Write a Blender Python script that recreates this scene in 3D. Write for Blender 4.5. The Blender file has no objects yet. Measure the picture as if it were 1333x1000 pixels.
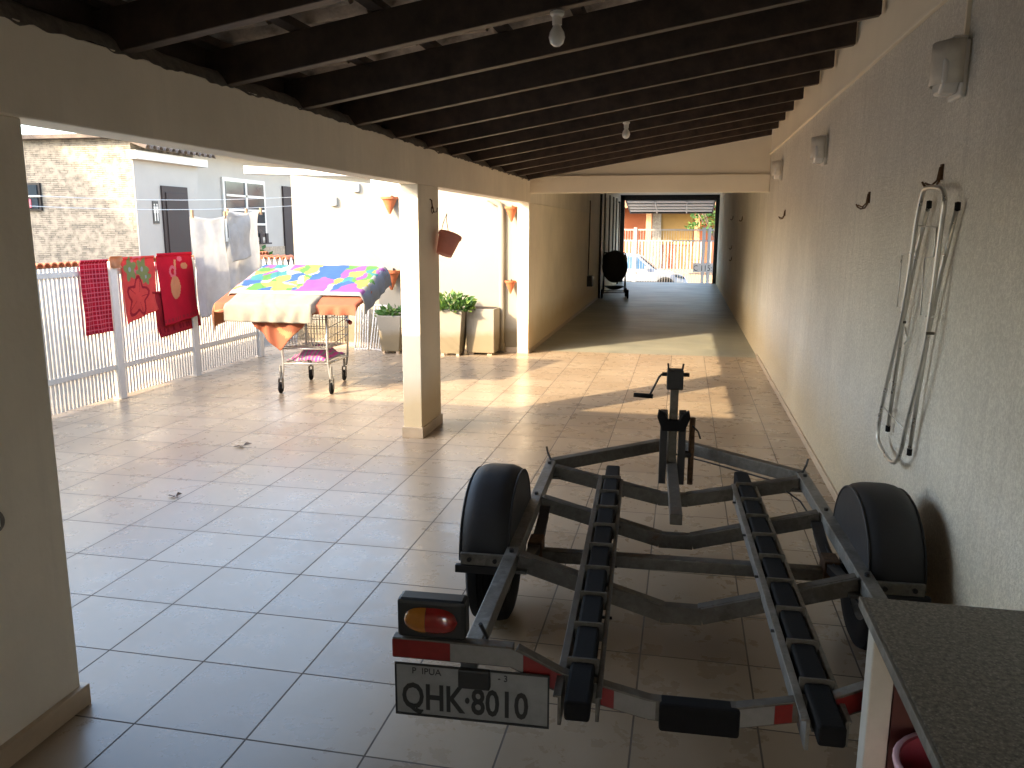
import bpy, math, random
from mathutils import Vector, Matrix, noise
random.seed(7)
S = bpy.context.scene
COL = S.collection
PI = math.pi
def R(a): return math.radians(a)

# ------------------------------------------------------------------ mesh builder
class MB:
    def __init__(s): s.v = []; s.f = []; s.m = []
    def add(s, vs, fs, mi=0):
        o = len(s.v); s.v += [tuple(v) for v in vs]
        for f in fs: s.f.append(tuple(i + o for i in f)); s.m.append(mi)
        return s
    def box(s, x0, x1, y0, y1, z0, z1, mi=0):
        vs = [(x, y, z) for z in (z0, z1) for y in (y0, y1) for x in (x0, x1)]
        return s.add(vs, [(0,2,3,1),(4,5,7,6),(0,1,5,4),(1,3,7,5),(3,2,6,7),(2,0,4,6)], mi)
    def bar(s, p0, p1, w, h, up=(0,0,1), mi=0):
        p0 = Vector(p0); p1 = Vector(p1); d = (p1-p0).normalized(); u = Vector(up)
        a = d.cross(u).normalized(); b = a.cross(d).normalized()
        vs = [p + a*sa*w/2 + b*sb*h/2 for p in (p0, p1) for sb in (-1, 1) for sa in (-1, 1)]
        return s.add(vs, [(0,2,3,1),(4,5,7,6),(0,1,5,4),(1,3,7,5),(3,2,6,7),(2,0,4,6)], mi)
    def tube(s, pts, r, n=8, closed=False, mi=0, radii=None):
        pts = [Vector(p) for p in pts]; k = len(pts); rings = []; a = None
        for i in range(k):
            if closed: d = pts[(i+1) % k] - pts[i-1]
            else: d = pts[min(i+1, k-1)] - pts[max(i-1, 0)]
            d.normalize()
            if a is None:
                a = d.cross(Vector((0,0,1)))
                if a.length < .1: a = d.cross(Vector((0,1,0)))
            a = (a - d*a.dot(d)).normalized(); b = d.cross(a)
            rr = radii[i] if radii else r
            rings.append([pts[i] + (a*math.cos(2*PI*j/n) + b*math.sin(2*PI*j/n))*rr for j in range(n)])
        vs = [v for q in rings for v in q]; fs = []
        for i in range(k if closed else k-1):
            i2 = (i+1) % k
            for j in range(n): fs.append((i*n+j, i*n+(j+1)%n, i2*n+(j+1)%n, i2*n+j))
        if not closed: fs += [tuple(range(n))[::-1], tuple((k-1)*n+j for j in range(n))]
        return s.add(vs, fs, mi)
    def lathe(s, prof, c=(0,0,0), n=20, axis='z', mi=0, a0=0, a1=2*PI):
        full = abs(a1-a0-2*PI) < 1e-6; m = n if full else n+1; vs = []; fs = []
        for r, h in prof:
            for j in range(m):
                t = a0 + (a1-a0)*j/n; x, y, z = r*math.cos(t), r*math.sin(t), h
                if axis == 'x': x, y, z = z, x, y
                if axis == 'y': x, y, z = x, z, y
                vs.append((x+c[0], y+c[1], z+c[2]))
        for i in range(len(prof)-1):
            for j in range(n): fs.append((i*m+j, i*m+(j+1)%m, (i+1)*m+(j+1)%m, (i+1)*m+j))
        return s.add(vs, fs, mi)
    def prism(s, poly, a, b, plane='xz', mi=0):
        def P(u, w, t):
            return {'xz': (u, t, w), 'yz': (t, u, w), 'xy': (u, w, t)}[plane]
        n = len(poly)
        vs = [P(u, w, a) for u, w in poly] + [P(u, w, b) for u, w in poly]
        fs = [tuple(range(n)), tuple(range(2*n-1, n-1, -1))] + [(i, (i+1)%n, (i+1)%n+n, i+n) for i in range(n)]
        return s.add(vs, fs, mi)
    def grid(s, fn, nu, nv, pat=None, mi=0):
        vs = [fn(i/nu, j/nv) for j in range(nv+1) for i in range(nu+1)]; o = len(s.v); s.v += [tuple(v) for v in vs]
        for j in range(nv):
            for i in range(nu):
                q = j*(nu+1)+i+o; s.f.append((q, q+1, q+nu+2, q+nu+1)); s.m.append(pat((i+.5)/nu, (j+.5)/nv) if pat else mi)
        return s
    def xf(s, M):
        s.v = [tuple(M @ Vector(v)) for v in s.v]; return s
    def build(s, name, mats, parent=None, smooth=False, bevel=0, solid=0, fix=True):
        me = bpy.data.meshes.new(name); me.from_pydata(s.v, [], s.f)
        if not isinstance(mats, (list, tuple)): mats = [mats]
        for m in mats: me.materials.append(m)
        me.polygons.foreach_set('material_index', s.m)
        if fix:
            import bmesh
            bm = bmesh.new(); bm.from_mesh(me); bmesh.ops.recalc_face_normals(bm, faces=bm.faces); bm.to_mesh(me); bm.free()
        if smooth:
            me.polygons.foreach_set('use_smooth', [True]*len(me.polygons))
        me.update()
        o = bpy.data.objects.new(name, me); COL.objects.link(o)
        if smooth and smooth != 2:
            md = o.modifiers.new('e', 'EDGE_SPLIT'); md.split_angle = R(38)
        if bevel:
            b = o.modifiers.new('b', 'BEVEL'); b.width = bevel; b.segments = 2; b.limit_method = 'ANGLE'; b.angle_limit = R(40)
        if solid:
            b = o.modifiers.new('s', 'SOLIDIFY'); b.thickness = solid; b.offset = 0
        if parent: o.parent = parent
        return o

def tag(o, label, cat, group=None):
    o['label'] = label; o['category'] = cat
    if group: o['group'] = group
    return o
def thing(name, label, cat, loc=(0,0,0), rz=0, group=None):
    o = bpy.data.objects.new(name, None); COL.objects.link(o); o.location = loc; o.rotation_euler = (0,0,rz)
    return tag(o, label, cat, group)
def struct(o): o['kind'] = 'structure'; return o
def copy_tree(o, parent=None):
    c = o.copy(); COL.objects.link(c); c.parent = parent
    for ch in list(o.children): copy_tree(ch, c)
    return c
def text_mesh(s, size, M, bold=0):
    cu = bpy.data.curves.new('t', 'FONT'); cu.body = s; cu.size = size; cu.extrude = .0008; cu.resolution_u = 3; cu.offset = bold
    o = bpy.data.objects.new('t', cu); COL.objects.link(o)
    dg = bpy.context.evaluated_depsgraph_get(); me = bpy.data.meshes.new_from_object(o.evaluated_get(dg))
    vs = [M @ v.co for v in me.vertices]; fs = [tuple(p.vertices) for p in me.polygons]
    bpy.data.objects.remove(o); bpy.data.meshes.remove(me)
    return vs, fs

# ------------------------------------------------------------------ materials
def nodes(name):
    m = bpy.data.materials.new(name); m.use_nodes = True; nt = m.node_tree
    return m, nt, nt.nodes['Principled BSDF']
def N(nt, t, **k):
    n = nt.nodes.new(t)
    for a, v in k.items():
        if a.startswith('i_'):
            key = a[2:].replace('_', ' '); n.inputs[key].default_value = v
        else: setattr(n, a, v)
    return n
def L(nt, a, b): nt.links.new(a, b)
def mix(nt, fac, a, b, mode='MIX'):
    n = nt.nodes.new('ShaderNodeMix'); n.data_type = 'RGBA'; n.blend_type = mode
    for i, v in ((0, fac), (6, a), (7, b)):
        if hasattr(v, 'is_linked') or hasattr(v, 'links'): L(nt, v, n.inputs[i])
        else: n.inputs[i].default_value = v if i == 0 or len(v) == 4 else (*v, 1)
    return n.outputs[2]
def ramp(nt, src, p0, p1, c0=(0,0,0,1), c1=(1,1,1,1)):
    n = nt.nodes.new('ShaderNodeValToRGB'); e = n.color_ramp.elements
    e[0].position = p0; e[1].position = p1; e[0].color = c0; e[1].color = c1; L(nt, src, n.inputs[0]); return n.outputs[0]
def bump(nt, bs, src, strength, dist=.01, prev=None):
    b = nt.nodes.new('ShaderNodeBump'); b.inputs['Strength'].default_value = strength; b.inputs['Distance'].default_value = dist
    L(nt, src, b.inputs['Height'])
    if prev: L(nt, prev, b.inputs['Normal'])
    L(nt, b.outputs[0], bs.inputs['Normal']); return b.outputs[0]
def simple(name, c, rough=.6, metal=0, var=.25, sc=6, bs_=0, bsc=60, dark=None, coat=0, trans=0, spec=None):
    m, nt, b = nodes(name); tc = N(nt, 'ShaderNodeTexCoord').outputs['Object']
    nz = N(nt, 'ShaderNodeTexNoise', i_Scale=sc, i_Detail=6, i_Roughness=.65); L(nt, tc, nz.inputs[0])
    d = dark or tuple(x*(1-var) for x in c); l = tuple(min(1, x*(1+var*.5)) for x in c)
    f = ramp(nt, nz.outputs[0], .32, .68)
    col = mix(nt, f, d, l); L(nt, col, b.inputs['Base Color'])
    b.inputs['Roughness'].default_value = rough; b.inputs['Metallic'].default_value = metal
    if spec is not None: b.inputs['Specular IOR Level'].default_value = spec
    rr = N(nt, 'ShaderNodeMapRange'); rr.inputs[3].default_value = max(0, rough-.12); rr.inputs[4].default_value = min(1, rough+.12)
    L(nt, nz.outputs[0], rr.inputs[0]); L(nt, rr.outputs[0], b.inputs['Roughness'])
    if coat: b.inputs['Coat Weight'].default_value = coat
    if bs_:
        n2 = N(nt, 'ShaderNodeTexNoise', i_Scale=bsc, i_Detail=4); L(nt, tc, n2.inputs[0]); bump(nt, b, n2.outputs[0], bs_)
    if trans:
        t = N(nt, 'ShaderNodeBsdfTranslucent'); L(nt, col, t.inputs[0]); mx = N(nt, 'ShaderNodeMixShader'); mx.inputs[0].default_value = trans
        out = nt.nodes['Material Output']; L(nt, b.outputs[0], mx.inputs[1]); L(nt, t.outputs[0], mx.inputs[2]); L(nt, mx.outputs[0], out.inputs[0])
    return m
def plaster(name, c, stain=.12, rough=.85, bs_=.15, bsc=90, streak=.0, dirtz=None, coarse=0):
    m, nt, b = nodes(name); tc = N(nt, 'ShaderNodeTexCoord').outputs['Object']
    a = N(nt, 'ShaderNodeTexNoise', i_Scale=1.3, i_Detail=8, i_Roughness=.6); L(nt, tc, a.inputs[0])
    col = mix(nt, ramp(nt, a.outputs[0], .35, .65), tuple(x*(1-stain) for x in c), c)
    if streak:
        mp = N(nt, 'ShaderNodeMapping'); mp.inputs['Scale'].default_value = (5, 5, .35); L(nt, tc, mp.inputs[0])
        s_ = N(nt, 'ShaderNodeTexNoise', i_Scale=2.5, i_Detail=7, i_Roughness=.7); L(nt, mp.outputs[0], s_.inputs[0])
        f = ramp(nt, s_.outputs[0], .48, .72); col = mix(nt, f, col, tuple(x*(1-streak) for x in c))
    if dirtz:
        sp = N(nt, 'ShaderNodeSeparateXYZ'); L(nt, tc, sp.inputs[0])
        ad = N(nt, 'ShaderNodeMath', operation='MULTIPLY_ADD'); L(nt, a.outputs[0], ad.inputs[0]); ad.inputs[1].default_value = -.5; L(nt, sp.outputs[2], ad.inputs[2])
        f = ramp(nt, ad.outputs[0], -.2, dirtz); col = mix(nt, f, tuple(x*y for x, y in zip(c, (.75,.66,.5))), col)
    b.inputs['Roughness'].default_value = rough
    n2 = N(nt, 'ShaderNodeTexNoise', i_Scale=bsc, i_Detail=5, i_Roughness=.6); L(nt, tc, n2.inputs[0])
    pv = bump(nt, b, n2.outputs[0], bs_, .008)
    if coarse:
        v = N(nt, 'ShaderNodeTexNoise', i_Scale=85, i_Detail=3, i_Roughness=.8); L(nt, tc, v.inputs[0])
        g = ramp(nt, v.outputs[0], .42, .62); bump(nt, b, g, coarse, .006, pv)
        col = mix(nt, g, mix(nt, 1.0, col, (.78,.77,.76), 'MULTIPLY'), col)
    L(nt, col, b.inputs['Base Color'])
    return m

M = {}
CREAM = (.90, .83, .70)
M['rough_wall'] = plaster('rough_wall_paint', (.93,.89,.80), stain=.15, bs_=.5, streak=.16, dirtz=.45, coarse=.6)
M['smooth_cream'] = plaster('smooth_cream_paint', (.90,.82,.67), stain=.08, bs_=.1, bsc=40)
M['cream'] = plaster('cream_paint', CREAM, stain=.14, bs_=.2, bsc=40, dirtz=.3, streak=.1)
M['beam_cream'] = plaster('beam_paint', (.91,.84,.72), stain=.15, bs_=.3, bsc=18, streak=.12)
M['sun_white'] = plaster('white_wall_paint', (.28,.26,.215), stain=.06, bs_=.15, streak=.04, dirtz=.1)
M['corridor'] = plaster('corridor_paint', (.88,.83,.73), stain=.16, bs_=.15, streak=.16, dirtz=.35)
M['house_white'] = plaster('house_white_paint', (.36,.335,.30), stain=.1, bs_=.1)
M['skirting'] = simple('skirting_tile', (.52,.41,.29), .45, var=.15)
M['white_paint'] = simple('white_metal_paint', (.58,.55,.50), .45, var=.1, sc=12)
M['white_plastic'] = simple('white_plastic', (.75,.73,.68), .4, var=.08)
M['terracotta'] = simple('terracotta', (.42,.12,.045), .7, var=.2, sc=20, bs_=.1)
M['pinkpot'] = simple('pink_plastic_pot', (.72,.27,.21), .5, var=.15)
M['wood'] = simple('dark_stained_wood', (.048,.031,.023), .55, var=.6, sc=9, bs_=.25, bsc=30)
M['batten'] = simple('batten_wood', (.06,.04,.03), .7, var=.5, sc=12)
M['mortar'] = simple('mortar', (.16,.14,.12), .9, var=.4, sc=25, bs_=.5, bsc=40)
M['galv'] = simple('galvanised_steel', (.20,.19,.175), .5, .65, var=.45, sc=14, bs_=.06, bsc=50)
M['galv_l'] = simple('bright_galvanised_steel', (.36,.35,.33), .42, .7, var=.35, sc=18, bs_=.05)
M['darksteel'] = simple('dark_painted_steel', (.025,.024,.026), .5, .3, var=.4, sc=15)
M['rust'] = simple('rusty_steel', (.13,.07,.035), .75, .3, var=.6, sc=30, bs_=.3)
M['rubber'] = simple('black_rubber', (.008,.008,.009), .85, var=.4, sc=25, bs_=.12, bsc=120, spec=.2)
M['fender'] = simple('black_fender_plastic', (.018,.018,.021), .58, var=.35, sc=9, bs_=.04, bsc=90)
M['chrome'] = simple('chromed_tube', (.60,.59,.56), .3, .75, var=.08, sc=12)
M['black'] = simple('black_paint', (.012,.012,.012), .5, var=.2)
M['redtape'] = simple('red_reflective_tape', (.19,.012,.010), .35, var=.15, sc=40)
M['whitetape'] = simple('white_reflective_tape', (.22,.21,.20), .4, var=.12, sc=40)
M['amber'] = simple('amber_lens', (.35,.13,.015), .2, var=.2, sc=30, coat=.8)
M['redlens'] = simple('red_lens', (.24,.015,.012), .2, var=.2, sc=30, coat=.8)
M['platebg'] = simple('plate_grey', (.24,.24,.24), .45, .2, var=.2, sc=14)
M['darkwood'] = simple('brown_door_wood', (.022,.010,.008), .7, var=.4, sc=8)
M['glassdark'] = simple('dark_window_glass', (.03,.04,.05), .08, var=.2, sc=2)
M['maroon'] = simple('maroon_panel', (.10,.03,.025), .6, var=.3)
M['pinkplastic'] = simple('pink_bucket_plastic', (.62,.12,.16), .35, var=.12)
M['leaf'] = simple('leaf_green', (.06,.15,.03), .5, var=.5, sc=14, trans=.3)
M['leaf2'] = simple('leaf_light_green', (.13,.22,.04), .5, var=.4, sc=14, trans=.3)
M['bark'] = simple('bark', (.10,.07,.05), .9, var=.4, sc=12, bs_=.5)
M['soil'] = simple('soil', (.05,.035,.025), .95, var=.4, sc=30)
M['asphalt'] = simple('asphalt', (.06,.06,.06), .85, var=.25, sc=3, bs_=.3, bsc=150)
M['pavement'] = simple('pavement_concrete', (.34,.32,.29), .8, var=.2, sc=2.5, bs_=.2)
M['ground'] = simple('bare_ground', (.20,.19,.14), .95, var=.3, sc=.6)
M['yard'] = simple('yard_concrete', (.2,.18,.15), .8, var=.2, sc=2, bs_=.2)
M['carpaint'] = simple('white_car_paint', (.20,.215,.24), .25, var=.04, sc=1, coat=.8)
M['carglass'] = simple('blue_car_glass', (.05,.11,.20), .06, var=.2, sc=3)
M['orange'] = plaster('orange_house_paint', (.34,.11,.05), stain=.12)
M['peach'] = plaster('peach_column_paint', (.42,.25,.13), stain=.1)
M['ochre'] = plaster('ochre_wall_paint', (.30,.20,.07), stain=.2)
M['fabric_black'] = simple('black_stroller_fabric', (.018,.017,.018), .8, var=.3, sc=10, bs_=.2)
M['bulb'] = simple('frosted_bulb_glass', (.80,.78,.74), .2, var=.03, coat=.6)

def galv(name, c, rust):
    m, nt, b = nodes(name); tc = N(nt, 'ShaderNodeTexCoord').outputs['Object']
    v = N(nt, 'ShaderNodeTexVoronoi', i_Scale=55); L(nt, tc, v.inputs[0])
    n1 = N(nt, 'ShaderNodeTexNoise', i_Scale=9, i_Detail=8, i_Roughness=.75); L(nt, tc, n1.inputs[0])
    n2 = N(nt, 'ShaderNodeTexNoise', i_Scale=5, i_Detail=9, i_Roughness=.8, i_Distortion=.6); L(nt, tc, n2.inputs[0])
    sp = ramp(nt, v.outputs[1], 0, 1); col = mix(nt, sp, tuple(x*.8 for x in c), tuple(x*1.15 for x in c))
    col = mix(nt, ramp(nt, n1.outputs[0], .4, .6), mix(nt, 1.0, col, (.6,.58,.55), 'MULTIPLY'), col)
    rf_ = ramp(nt, n2.outputs[0], .62-rust*.1, .68); col = mix(nt, rf_, col, (.11,.055,.028)); L(nt, col, b.inputs['Base Color'])
    mt = N(nt, 'ShaderNodeMath', operation='MULTIPLY_ADD'); L(nt, rf_, mt.inputs[0]); mt.inputs[1].default_value = -.45; mt.inputs[2].default_value = .5; L(nt, mt.outputs[0], b.inputs['Metallic'])
    L(nt, ramp(nt, n1.outputs[0], .3, .7, (.38,)*3+(1,), (.68,)*3+(1,)), b.inputs['Roughness'])
    bump(nt, b, n1.outputs[0], .25, .002); return m
M['galv'] = galv('galvanised_steel', (.15,.14,.125), .5)
M['galv_l'] = galv('bright_galvanised_steel', (.27,.26,.24), .25)
def granite():
    m, nt, b = nodes('granite_laminate'); tc = N(nt, 'ShaderNodeTexCoord').outputs['Object']
    a = N(nt, 'ShaderNodeTexNoise', i_Scale=95, i_Detail=8, i_Roughness=.8); L(nt, tc, a.inputs[0])
    v = N(nt, 'ShaderNodeTexVoronoi', i_Scale=120); L(nt, tc, v.inputs[0])
    c = mix(nt, ramp(nt, a.outputs[0], .4, .62), (.06,.055,.048), (.26,.24,.20))
    c = mix(nt, ramp(nt, v.outputs[0], .05, .35), (.33,.31,.27), c)
    L(nt, c, b.inputs['Base Color']); b.inputs['Roughness'].default_value = .4
    return m
M['granite'] = granite()

TP = .405; TOX = -1.722; TOY = 2.142
def tiles():
    m, nt, b = nodes('ceramic_floor_tile'); tc = N(nt, 'ShaderNodeTexCoord').outputs['Object']
    mp = N(nt, 'ShaderNodeMapping'); mp.inputs['Location'].default_value = (-TOX + 40*TP, -TOY + 40*TP, 0); L(nt, tc, mp.inputs[0])
    br = N(nt, 'ShaderNodeTexBrick', offset=0, squash=1); L(nt, mp.outputs[0], br.inputs[0])
    for k, v in (('Scale', 1), ('Brick Width', TP), ('Row Height', TP), ('Mortar Size', .0036), ('Mortar Smooth', .15), ('Bias', 0)): br.inputs[k].default_value = v
    br.inputs['Color1'].default_value = (.345,.265,.185,1); br.inputs['Color2'].default_value = (.42,.335,.24,1); br.inputs['Mortar'].default_value = (.10,.075,.055,1)
    n1 = N(nt, 'ShaderNodeTexNoise', i_Scale=6, i_Detail=9, i_Roughness=.65, i_Distortion=.2); L(nt, tc, n1.inputs[0])
    n2 = N(nt, 'ShaderNodeTexNoise', i_Scale=.8, i_Detail=5); L(nt, tc, n2.inputs[0])
    n3 = N(nt, 'ShaderNodeTexNoise', i_Scale=2.2, i_Detail=8, i_Roughness=.8); L(nt, tc, n3.inputs[0])
    c = mix(nt, ramp(nt, n1.outputs[0], .3, .75), mix(nt, 1.0, br.outputs[0], (.93,.92,.91), 'MULTIPLY'), br.outputs[0])
    c = mix(nt, ramp(nt, n2.outputs[0], .35, .7), mix(nt, 1.0, c, (.86,.84,.82), 'MULTIPLY'), c)
    c = mix(nt, ramp(nt, n3.outputs[0], .52, .80), c, mix(nt, 1.0, c, (.90,.87,.82), 'MULTIPLY'))
    L(nt, c, b.inputs['Base Color'])
    rr = N(nt, 'ShaderNodeMapRange'); rr.inputs[3].default_value = .16; rr.inputs[4].default_value = .42; L(nt, n1.outputs[0], rr.inputs[0])
    r2 = N(nt, 'ShaderNodeMath', operation='MULTIPLY_ADD'); L(nt, br.outputs[1], r2.inputs[0]); r2.inputs[1].default_value = .5; L(nt, rr.outputs[0], r2.inputs[2]); r2.use_clamp = True
    L(nt, r2.outputs[0], b.inputs['Roughness']); b.inputs['Specular IOR Level'].default_value = .5
    inv = N(nt, 'ShaderNodeMath', operation='SUBTRACT'); inv.inputs[0].default_value = 1; L(nt, br.outputs[1], inv.inputs[1])
    p = bump(nt, b, inv.outputs[0], .5, .002)
    bump(nt, b, n1.outputs[0], .05, .004, p)
    return m
M['tiles'] = tiles()
def grayfloor():
    m, nt, b = nodes('polished_grey_concrete'); tc = N(nt, 'ShaderNodeTexCoord').outputs['Object']
    n1 = N(nt, 'ShaderNodeTexNoise', i_Scale=1.1, i_Detail=9, i_Roughness=.65); L(nt, tc, n1.inputs[0])
    mp = N(nt, 'ShaderNodeMapping'); mp.inputs['Scale'].default_value = (.8, 3, 1); L(nt, tc, mp.inputs[0])
    n2 = N(nt, 'ShaderNodeTexNoise', i_Scale=1.4, i_Detail=5); L(nt, mp.outputs[0], n2.inputs[0])
    c = mix(nt, ramp(nt, n1.outputs[0], .35, .68), (.20,.205,.175), (.31,.305,.245)); L(nt, c, b.inputs['Base Color'])
    L(nt, ramp(nt, n2.outputs[0], .3, .7, (.36,)*3+(1,), (.5,)*3+(1,)), b.inputs['Roughness'])
    bump(nt, b, n2.outputs[0], .06, .006); return m
M['grayfloor'] = grayfloor()
def stone():
    m, nt, b = nodes('split_stone_cladding'); tc = N(nt, 'ShaderNodeTexCoord').outputs['Object']
    mp = N(nt, 'ShaderNodeMapping'); mp.inputs['Rotation'].default_value = (R(90), 0, 0); L(nt, tc, mp.inputs[0])
    d = N(nt, 'ShaderNodeTexNoise', i_Scale=3, i_Detail=3); L(nt, tc, d.inputs[0])
    ds = N(nt, 'ShaderNodeVectorMath', operation='SCALE'); L(nt, d.outputs[1], ds.inputs[0]); ds.inputs['Scale'].default_value = .03
    ad = N(nt, 'ShaderNodeVectorMath', operation='ADD'); L(nt, mp.outputs[0], ad.inputs[0]); L(nt, ds.outputs[0], ad.inputs[1])
    br = N(nt, 'ShaderNodeTexBrick', offset=.4); L(nt, ad.outputs[0], br.inputs[0])
    for k, v in (('Scale', 1), ('Brick Width', .13), ('Row Height', .030), ('Mortar Size', .004), ('Mortar Smooth', .3), ('Bias', 0)): br.inputs[k].default_value = v
    br.inputs['Color1'].default_value = (.27,.235,.185,1); br.inputs['Color2'].default_value = (.155,.138,.112,1); br.inputs['Mortar'].default_value = (.07,.06,.05,1)
    n1 = N(nt, 'ShaderNodeTexNoise', i_Scale=9, i_Detail=4); L(nt, ad.outputs[0], n1.inputs[0])
    c = mix(nt, ramp(nt, n1.outputs[0], .4, .65), br.outputs[0], (.29,.255,.20)); L(nt, c, b.inputs['Base Color'])
    b.inputs['Roughness'].default_value = .85; bump(nt, b, c, .9, .015); return m
M['stone'] = stone()
M['plinth'] = simple('rough_stone_plinth', (.36,.29,.21), .85, var=.4, sc=14, bs_=.6, bsc=30)
M['claytile'] = simple('clay_roof_tile', (.30,.16,.09), .85, var=.55, sc=10, bs_=.3)
M['tileunder'] = simple('roof_tile_underside', (.50,.42,.35), .9, var=.6, sc=8, bs_=.3)
M['darktile'] = simple('weathered_roof_tile', (.13,.10,.08), .85, var=.5, sc=8)
def fab(name, c, trans=.25, var=.12, sc=8): return simple(name, c, .9, var=var, sc=sc, bs_=.12, bsc=200, trans=trans, spec=.1)
F = {k: fab('cloth_'+k, c, trans=.55 if k == 'sheet' else .25) for k, c in dict(sheet=(.62,.61,.59), red=(.46,.012,.03), pinkline=(.60,.14,.17), coral=(.60,.07,.06), green=(.22,.24,.09), dred=(.30,.02,.03), peach=(.52,.24,.12), salmon=(.38,.13,.075), cream=(.31,.285,.235), blue=(.05,.11,.30), teal=(.06,.20,.21), qgreen=(.10,.24,.07), yellow=(.36,.33,.09), violet=(.24,.09,.27), white=(.33,.335,.33), pink=(.65,.10,.38), greyblue=(.22,.27,.36), tan=(.48,.30,.20), maroonline=(.20,.01,.02)).items()}

# ------------------------------------------------------------------ ground
struct(MB().grid(lambda u, v: (-400+800*u, -400+800*v, -.86), 8, 8).build('ground', M['ground'], fix=False))
struct(MB().add([(-5.6,-2.2,0),(1.12,-2.2,0),(1.12,10.75,0),(-5.6,10.75,0)], [(0,1,2,3)]).build('tiled_floor', M['tiles'], fix=False))
struct(MB().add([(-2.05,10.75,0),(1.12,10.75,0),(1.12,25.7,0),(-2.05,25.7,0)], [(0,1,2,3)]).build('garage_floor', M['grayfloor'], fix=False))
struct(MB().box(-30,1.3,-8,25.7,-.6,-.008).build('yard_slab', M['yard']))
struct(MB().add([(-2.3,25.7,-.004),(1.3,25.7,-.004),(1.3,27.6,-.70),(-2.3,27.6,-.70)], [(0,1,2,3)]).build('driveway_ramp', M['pavement'], fix=False))
struct(MB().box(-60,60,25.9,28.6,-.9,-.71).build('pavement', M['pavement'], bevel=.01))
struct(MB().add([(-200,28.6,-.83),(200,28.6,-.83),(200,35,-.83),(-200,35,-.83)], [(0,1,2,3)]).build('road', M['asphalt'], fix=False))
struct(MB().box(-60,60,35,36.6,-.9,-.71).build('far_pavement', M['pavement'], bevel=.01))

# ------------------------------------------------------------------ terrace walls
w = thing('boundary_wall', 'long rough rendered cream wall with dirt streaks, along the right of terrace and garage', 'wall')
MB().box(.97,1.13,-2.2,25.7,-.02,2.5).build('rendered_wall', M['rough_wall'], w)
MB().box(.966,1.13,-2.2,25.7,2.5,3.1).build('smooth_band', M['smooth_cream'], w)
MB().box(.945,.966,-2.2,10.5,2.496,2.52).build('ledge', M['smooth_cream'], w, bevel=.004)
MB().box(.955,.97,-2.2,10.75,.0,.055).build('baseboard', M['skirting'], w, bevel=.003)

w = thing('near_wall', 'shaded cream wall end with tiled skirting at the left edge, nearest the camera', 'wall')
MB().box(-2.10,-1.965,-2.2,2.20,0,1.94).build('wall', M['beam_cream'], w, bevel=.006)
MB().box(-2.118,-1.945,-2.2,2.22,0,.075).build('baseboard', M['skirting'], w, bevel=.003)
sw = thing('light_switch', 'small round grey switch on the shaded wall at the left edge', 'switch', (-1.965,1.93,.76))
MB().lathe([(0,.012),(.03,.012),(.036,.004),(.036,0)], axis='x', n=24).build('switch_plate', M['galv_l'], sw, smooth=True)
MB().box(.0122,.017,-.009,.009,-.014,.014).build('rocker', M['white_plastic'], sw, bevel=.002)

c = thing('terrace_column', 'square white column between terrace and yard with a hanging pot, beige foot', 'column', (-2.025,6.19,0))
MB().box(-.075,.075,-.26,.26,0,1.94).build('shaft', M['cream'], c, bevel=.005)
MB().box(-.086,.086,-.272,.272,0,.085).build('baseboard', M['skirting'], c, bevel=.003)

def beamgrid():
    m = MB().box(-2.10,-1.95,-2.2,10.5,1.94,2.22)
    return m
tag(beamgrid().build('long_beam', M['beam_cream'], bevel=.006), 'long cream concrete beam running over the column from the near wall to the garage', 'beam')
g = thing('gable_wall', 'cream gable wall over the garage opening, under the last rafter', 'wall')
MB().prism([(-1.95,2.27),(.966,2.27),(.966,2.80),(-1.95,2.30)], 10.5, 10.62).build('gable', M['smooth_cream'], g)
MB().box(-1.95,.966,10.46,10.62,2.06,2.268).build('lintel', M['smooth_cream'], g, bevel=.004)

# garage passage
p = thing('garage_passage', 'long narrow roofed garage passage leading to the street opening', 'garage')
MB().box(-2.10,-1.952,10.42,25.5,0,1.938).build('passage_wall', M['cream'], p, bevel=.004)
MB().box(-2.10,-1.952,10.502,25.5,1.94,2.75).build('upper_wall', M['corridor'], p)
MB().box(-2.10,.968,10.64,25.5,2.62,2.75).build('ceiling', M['corridor'], p)
MB().box(-1.95,.968,25.5,25.65,2.46,2.75).build('lintel', M['darksteel'], p)
MB().box(-2.1,-1.83,25.5,25.65,0,2.62).build('door_frame', M['darksteel'], p); MB().box(.86,.968,25.4,25.65,0,2.46).build('door_frame', M['darksteel'], p)
for y in (19.3, 24.6): MB().box(-1.948,-1.90,y,y+.18,0,2.4).build('side_door_frame', M['darksteel'], p)
d = MB()
for i in range(5): d.box(-1.945,-1.915,19.55+i*1.0,20.45+i*1.0,0.05,2.35)
d.build('side_door_panel', M['corridor'], p, bevel=.01)
for y in (20.0, 21.3, 22.4, 23.4): MB().tube([(-1.90,y,.6),(-1.90,y,2.45)], .022, 8).build('wall_pipe', M['galv_l'], p)
MB().box(-1.952,-1.94,10.44,19.2,0,.05).build('baseboard', M['skirting'], p)
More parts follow.
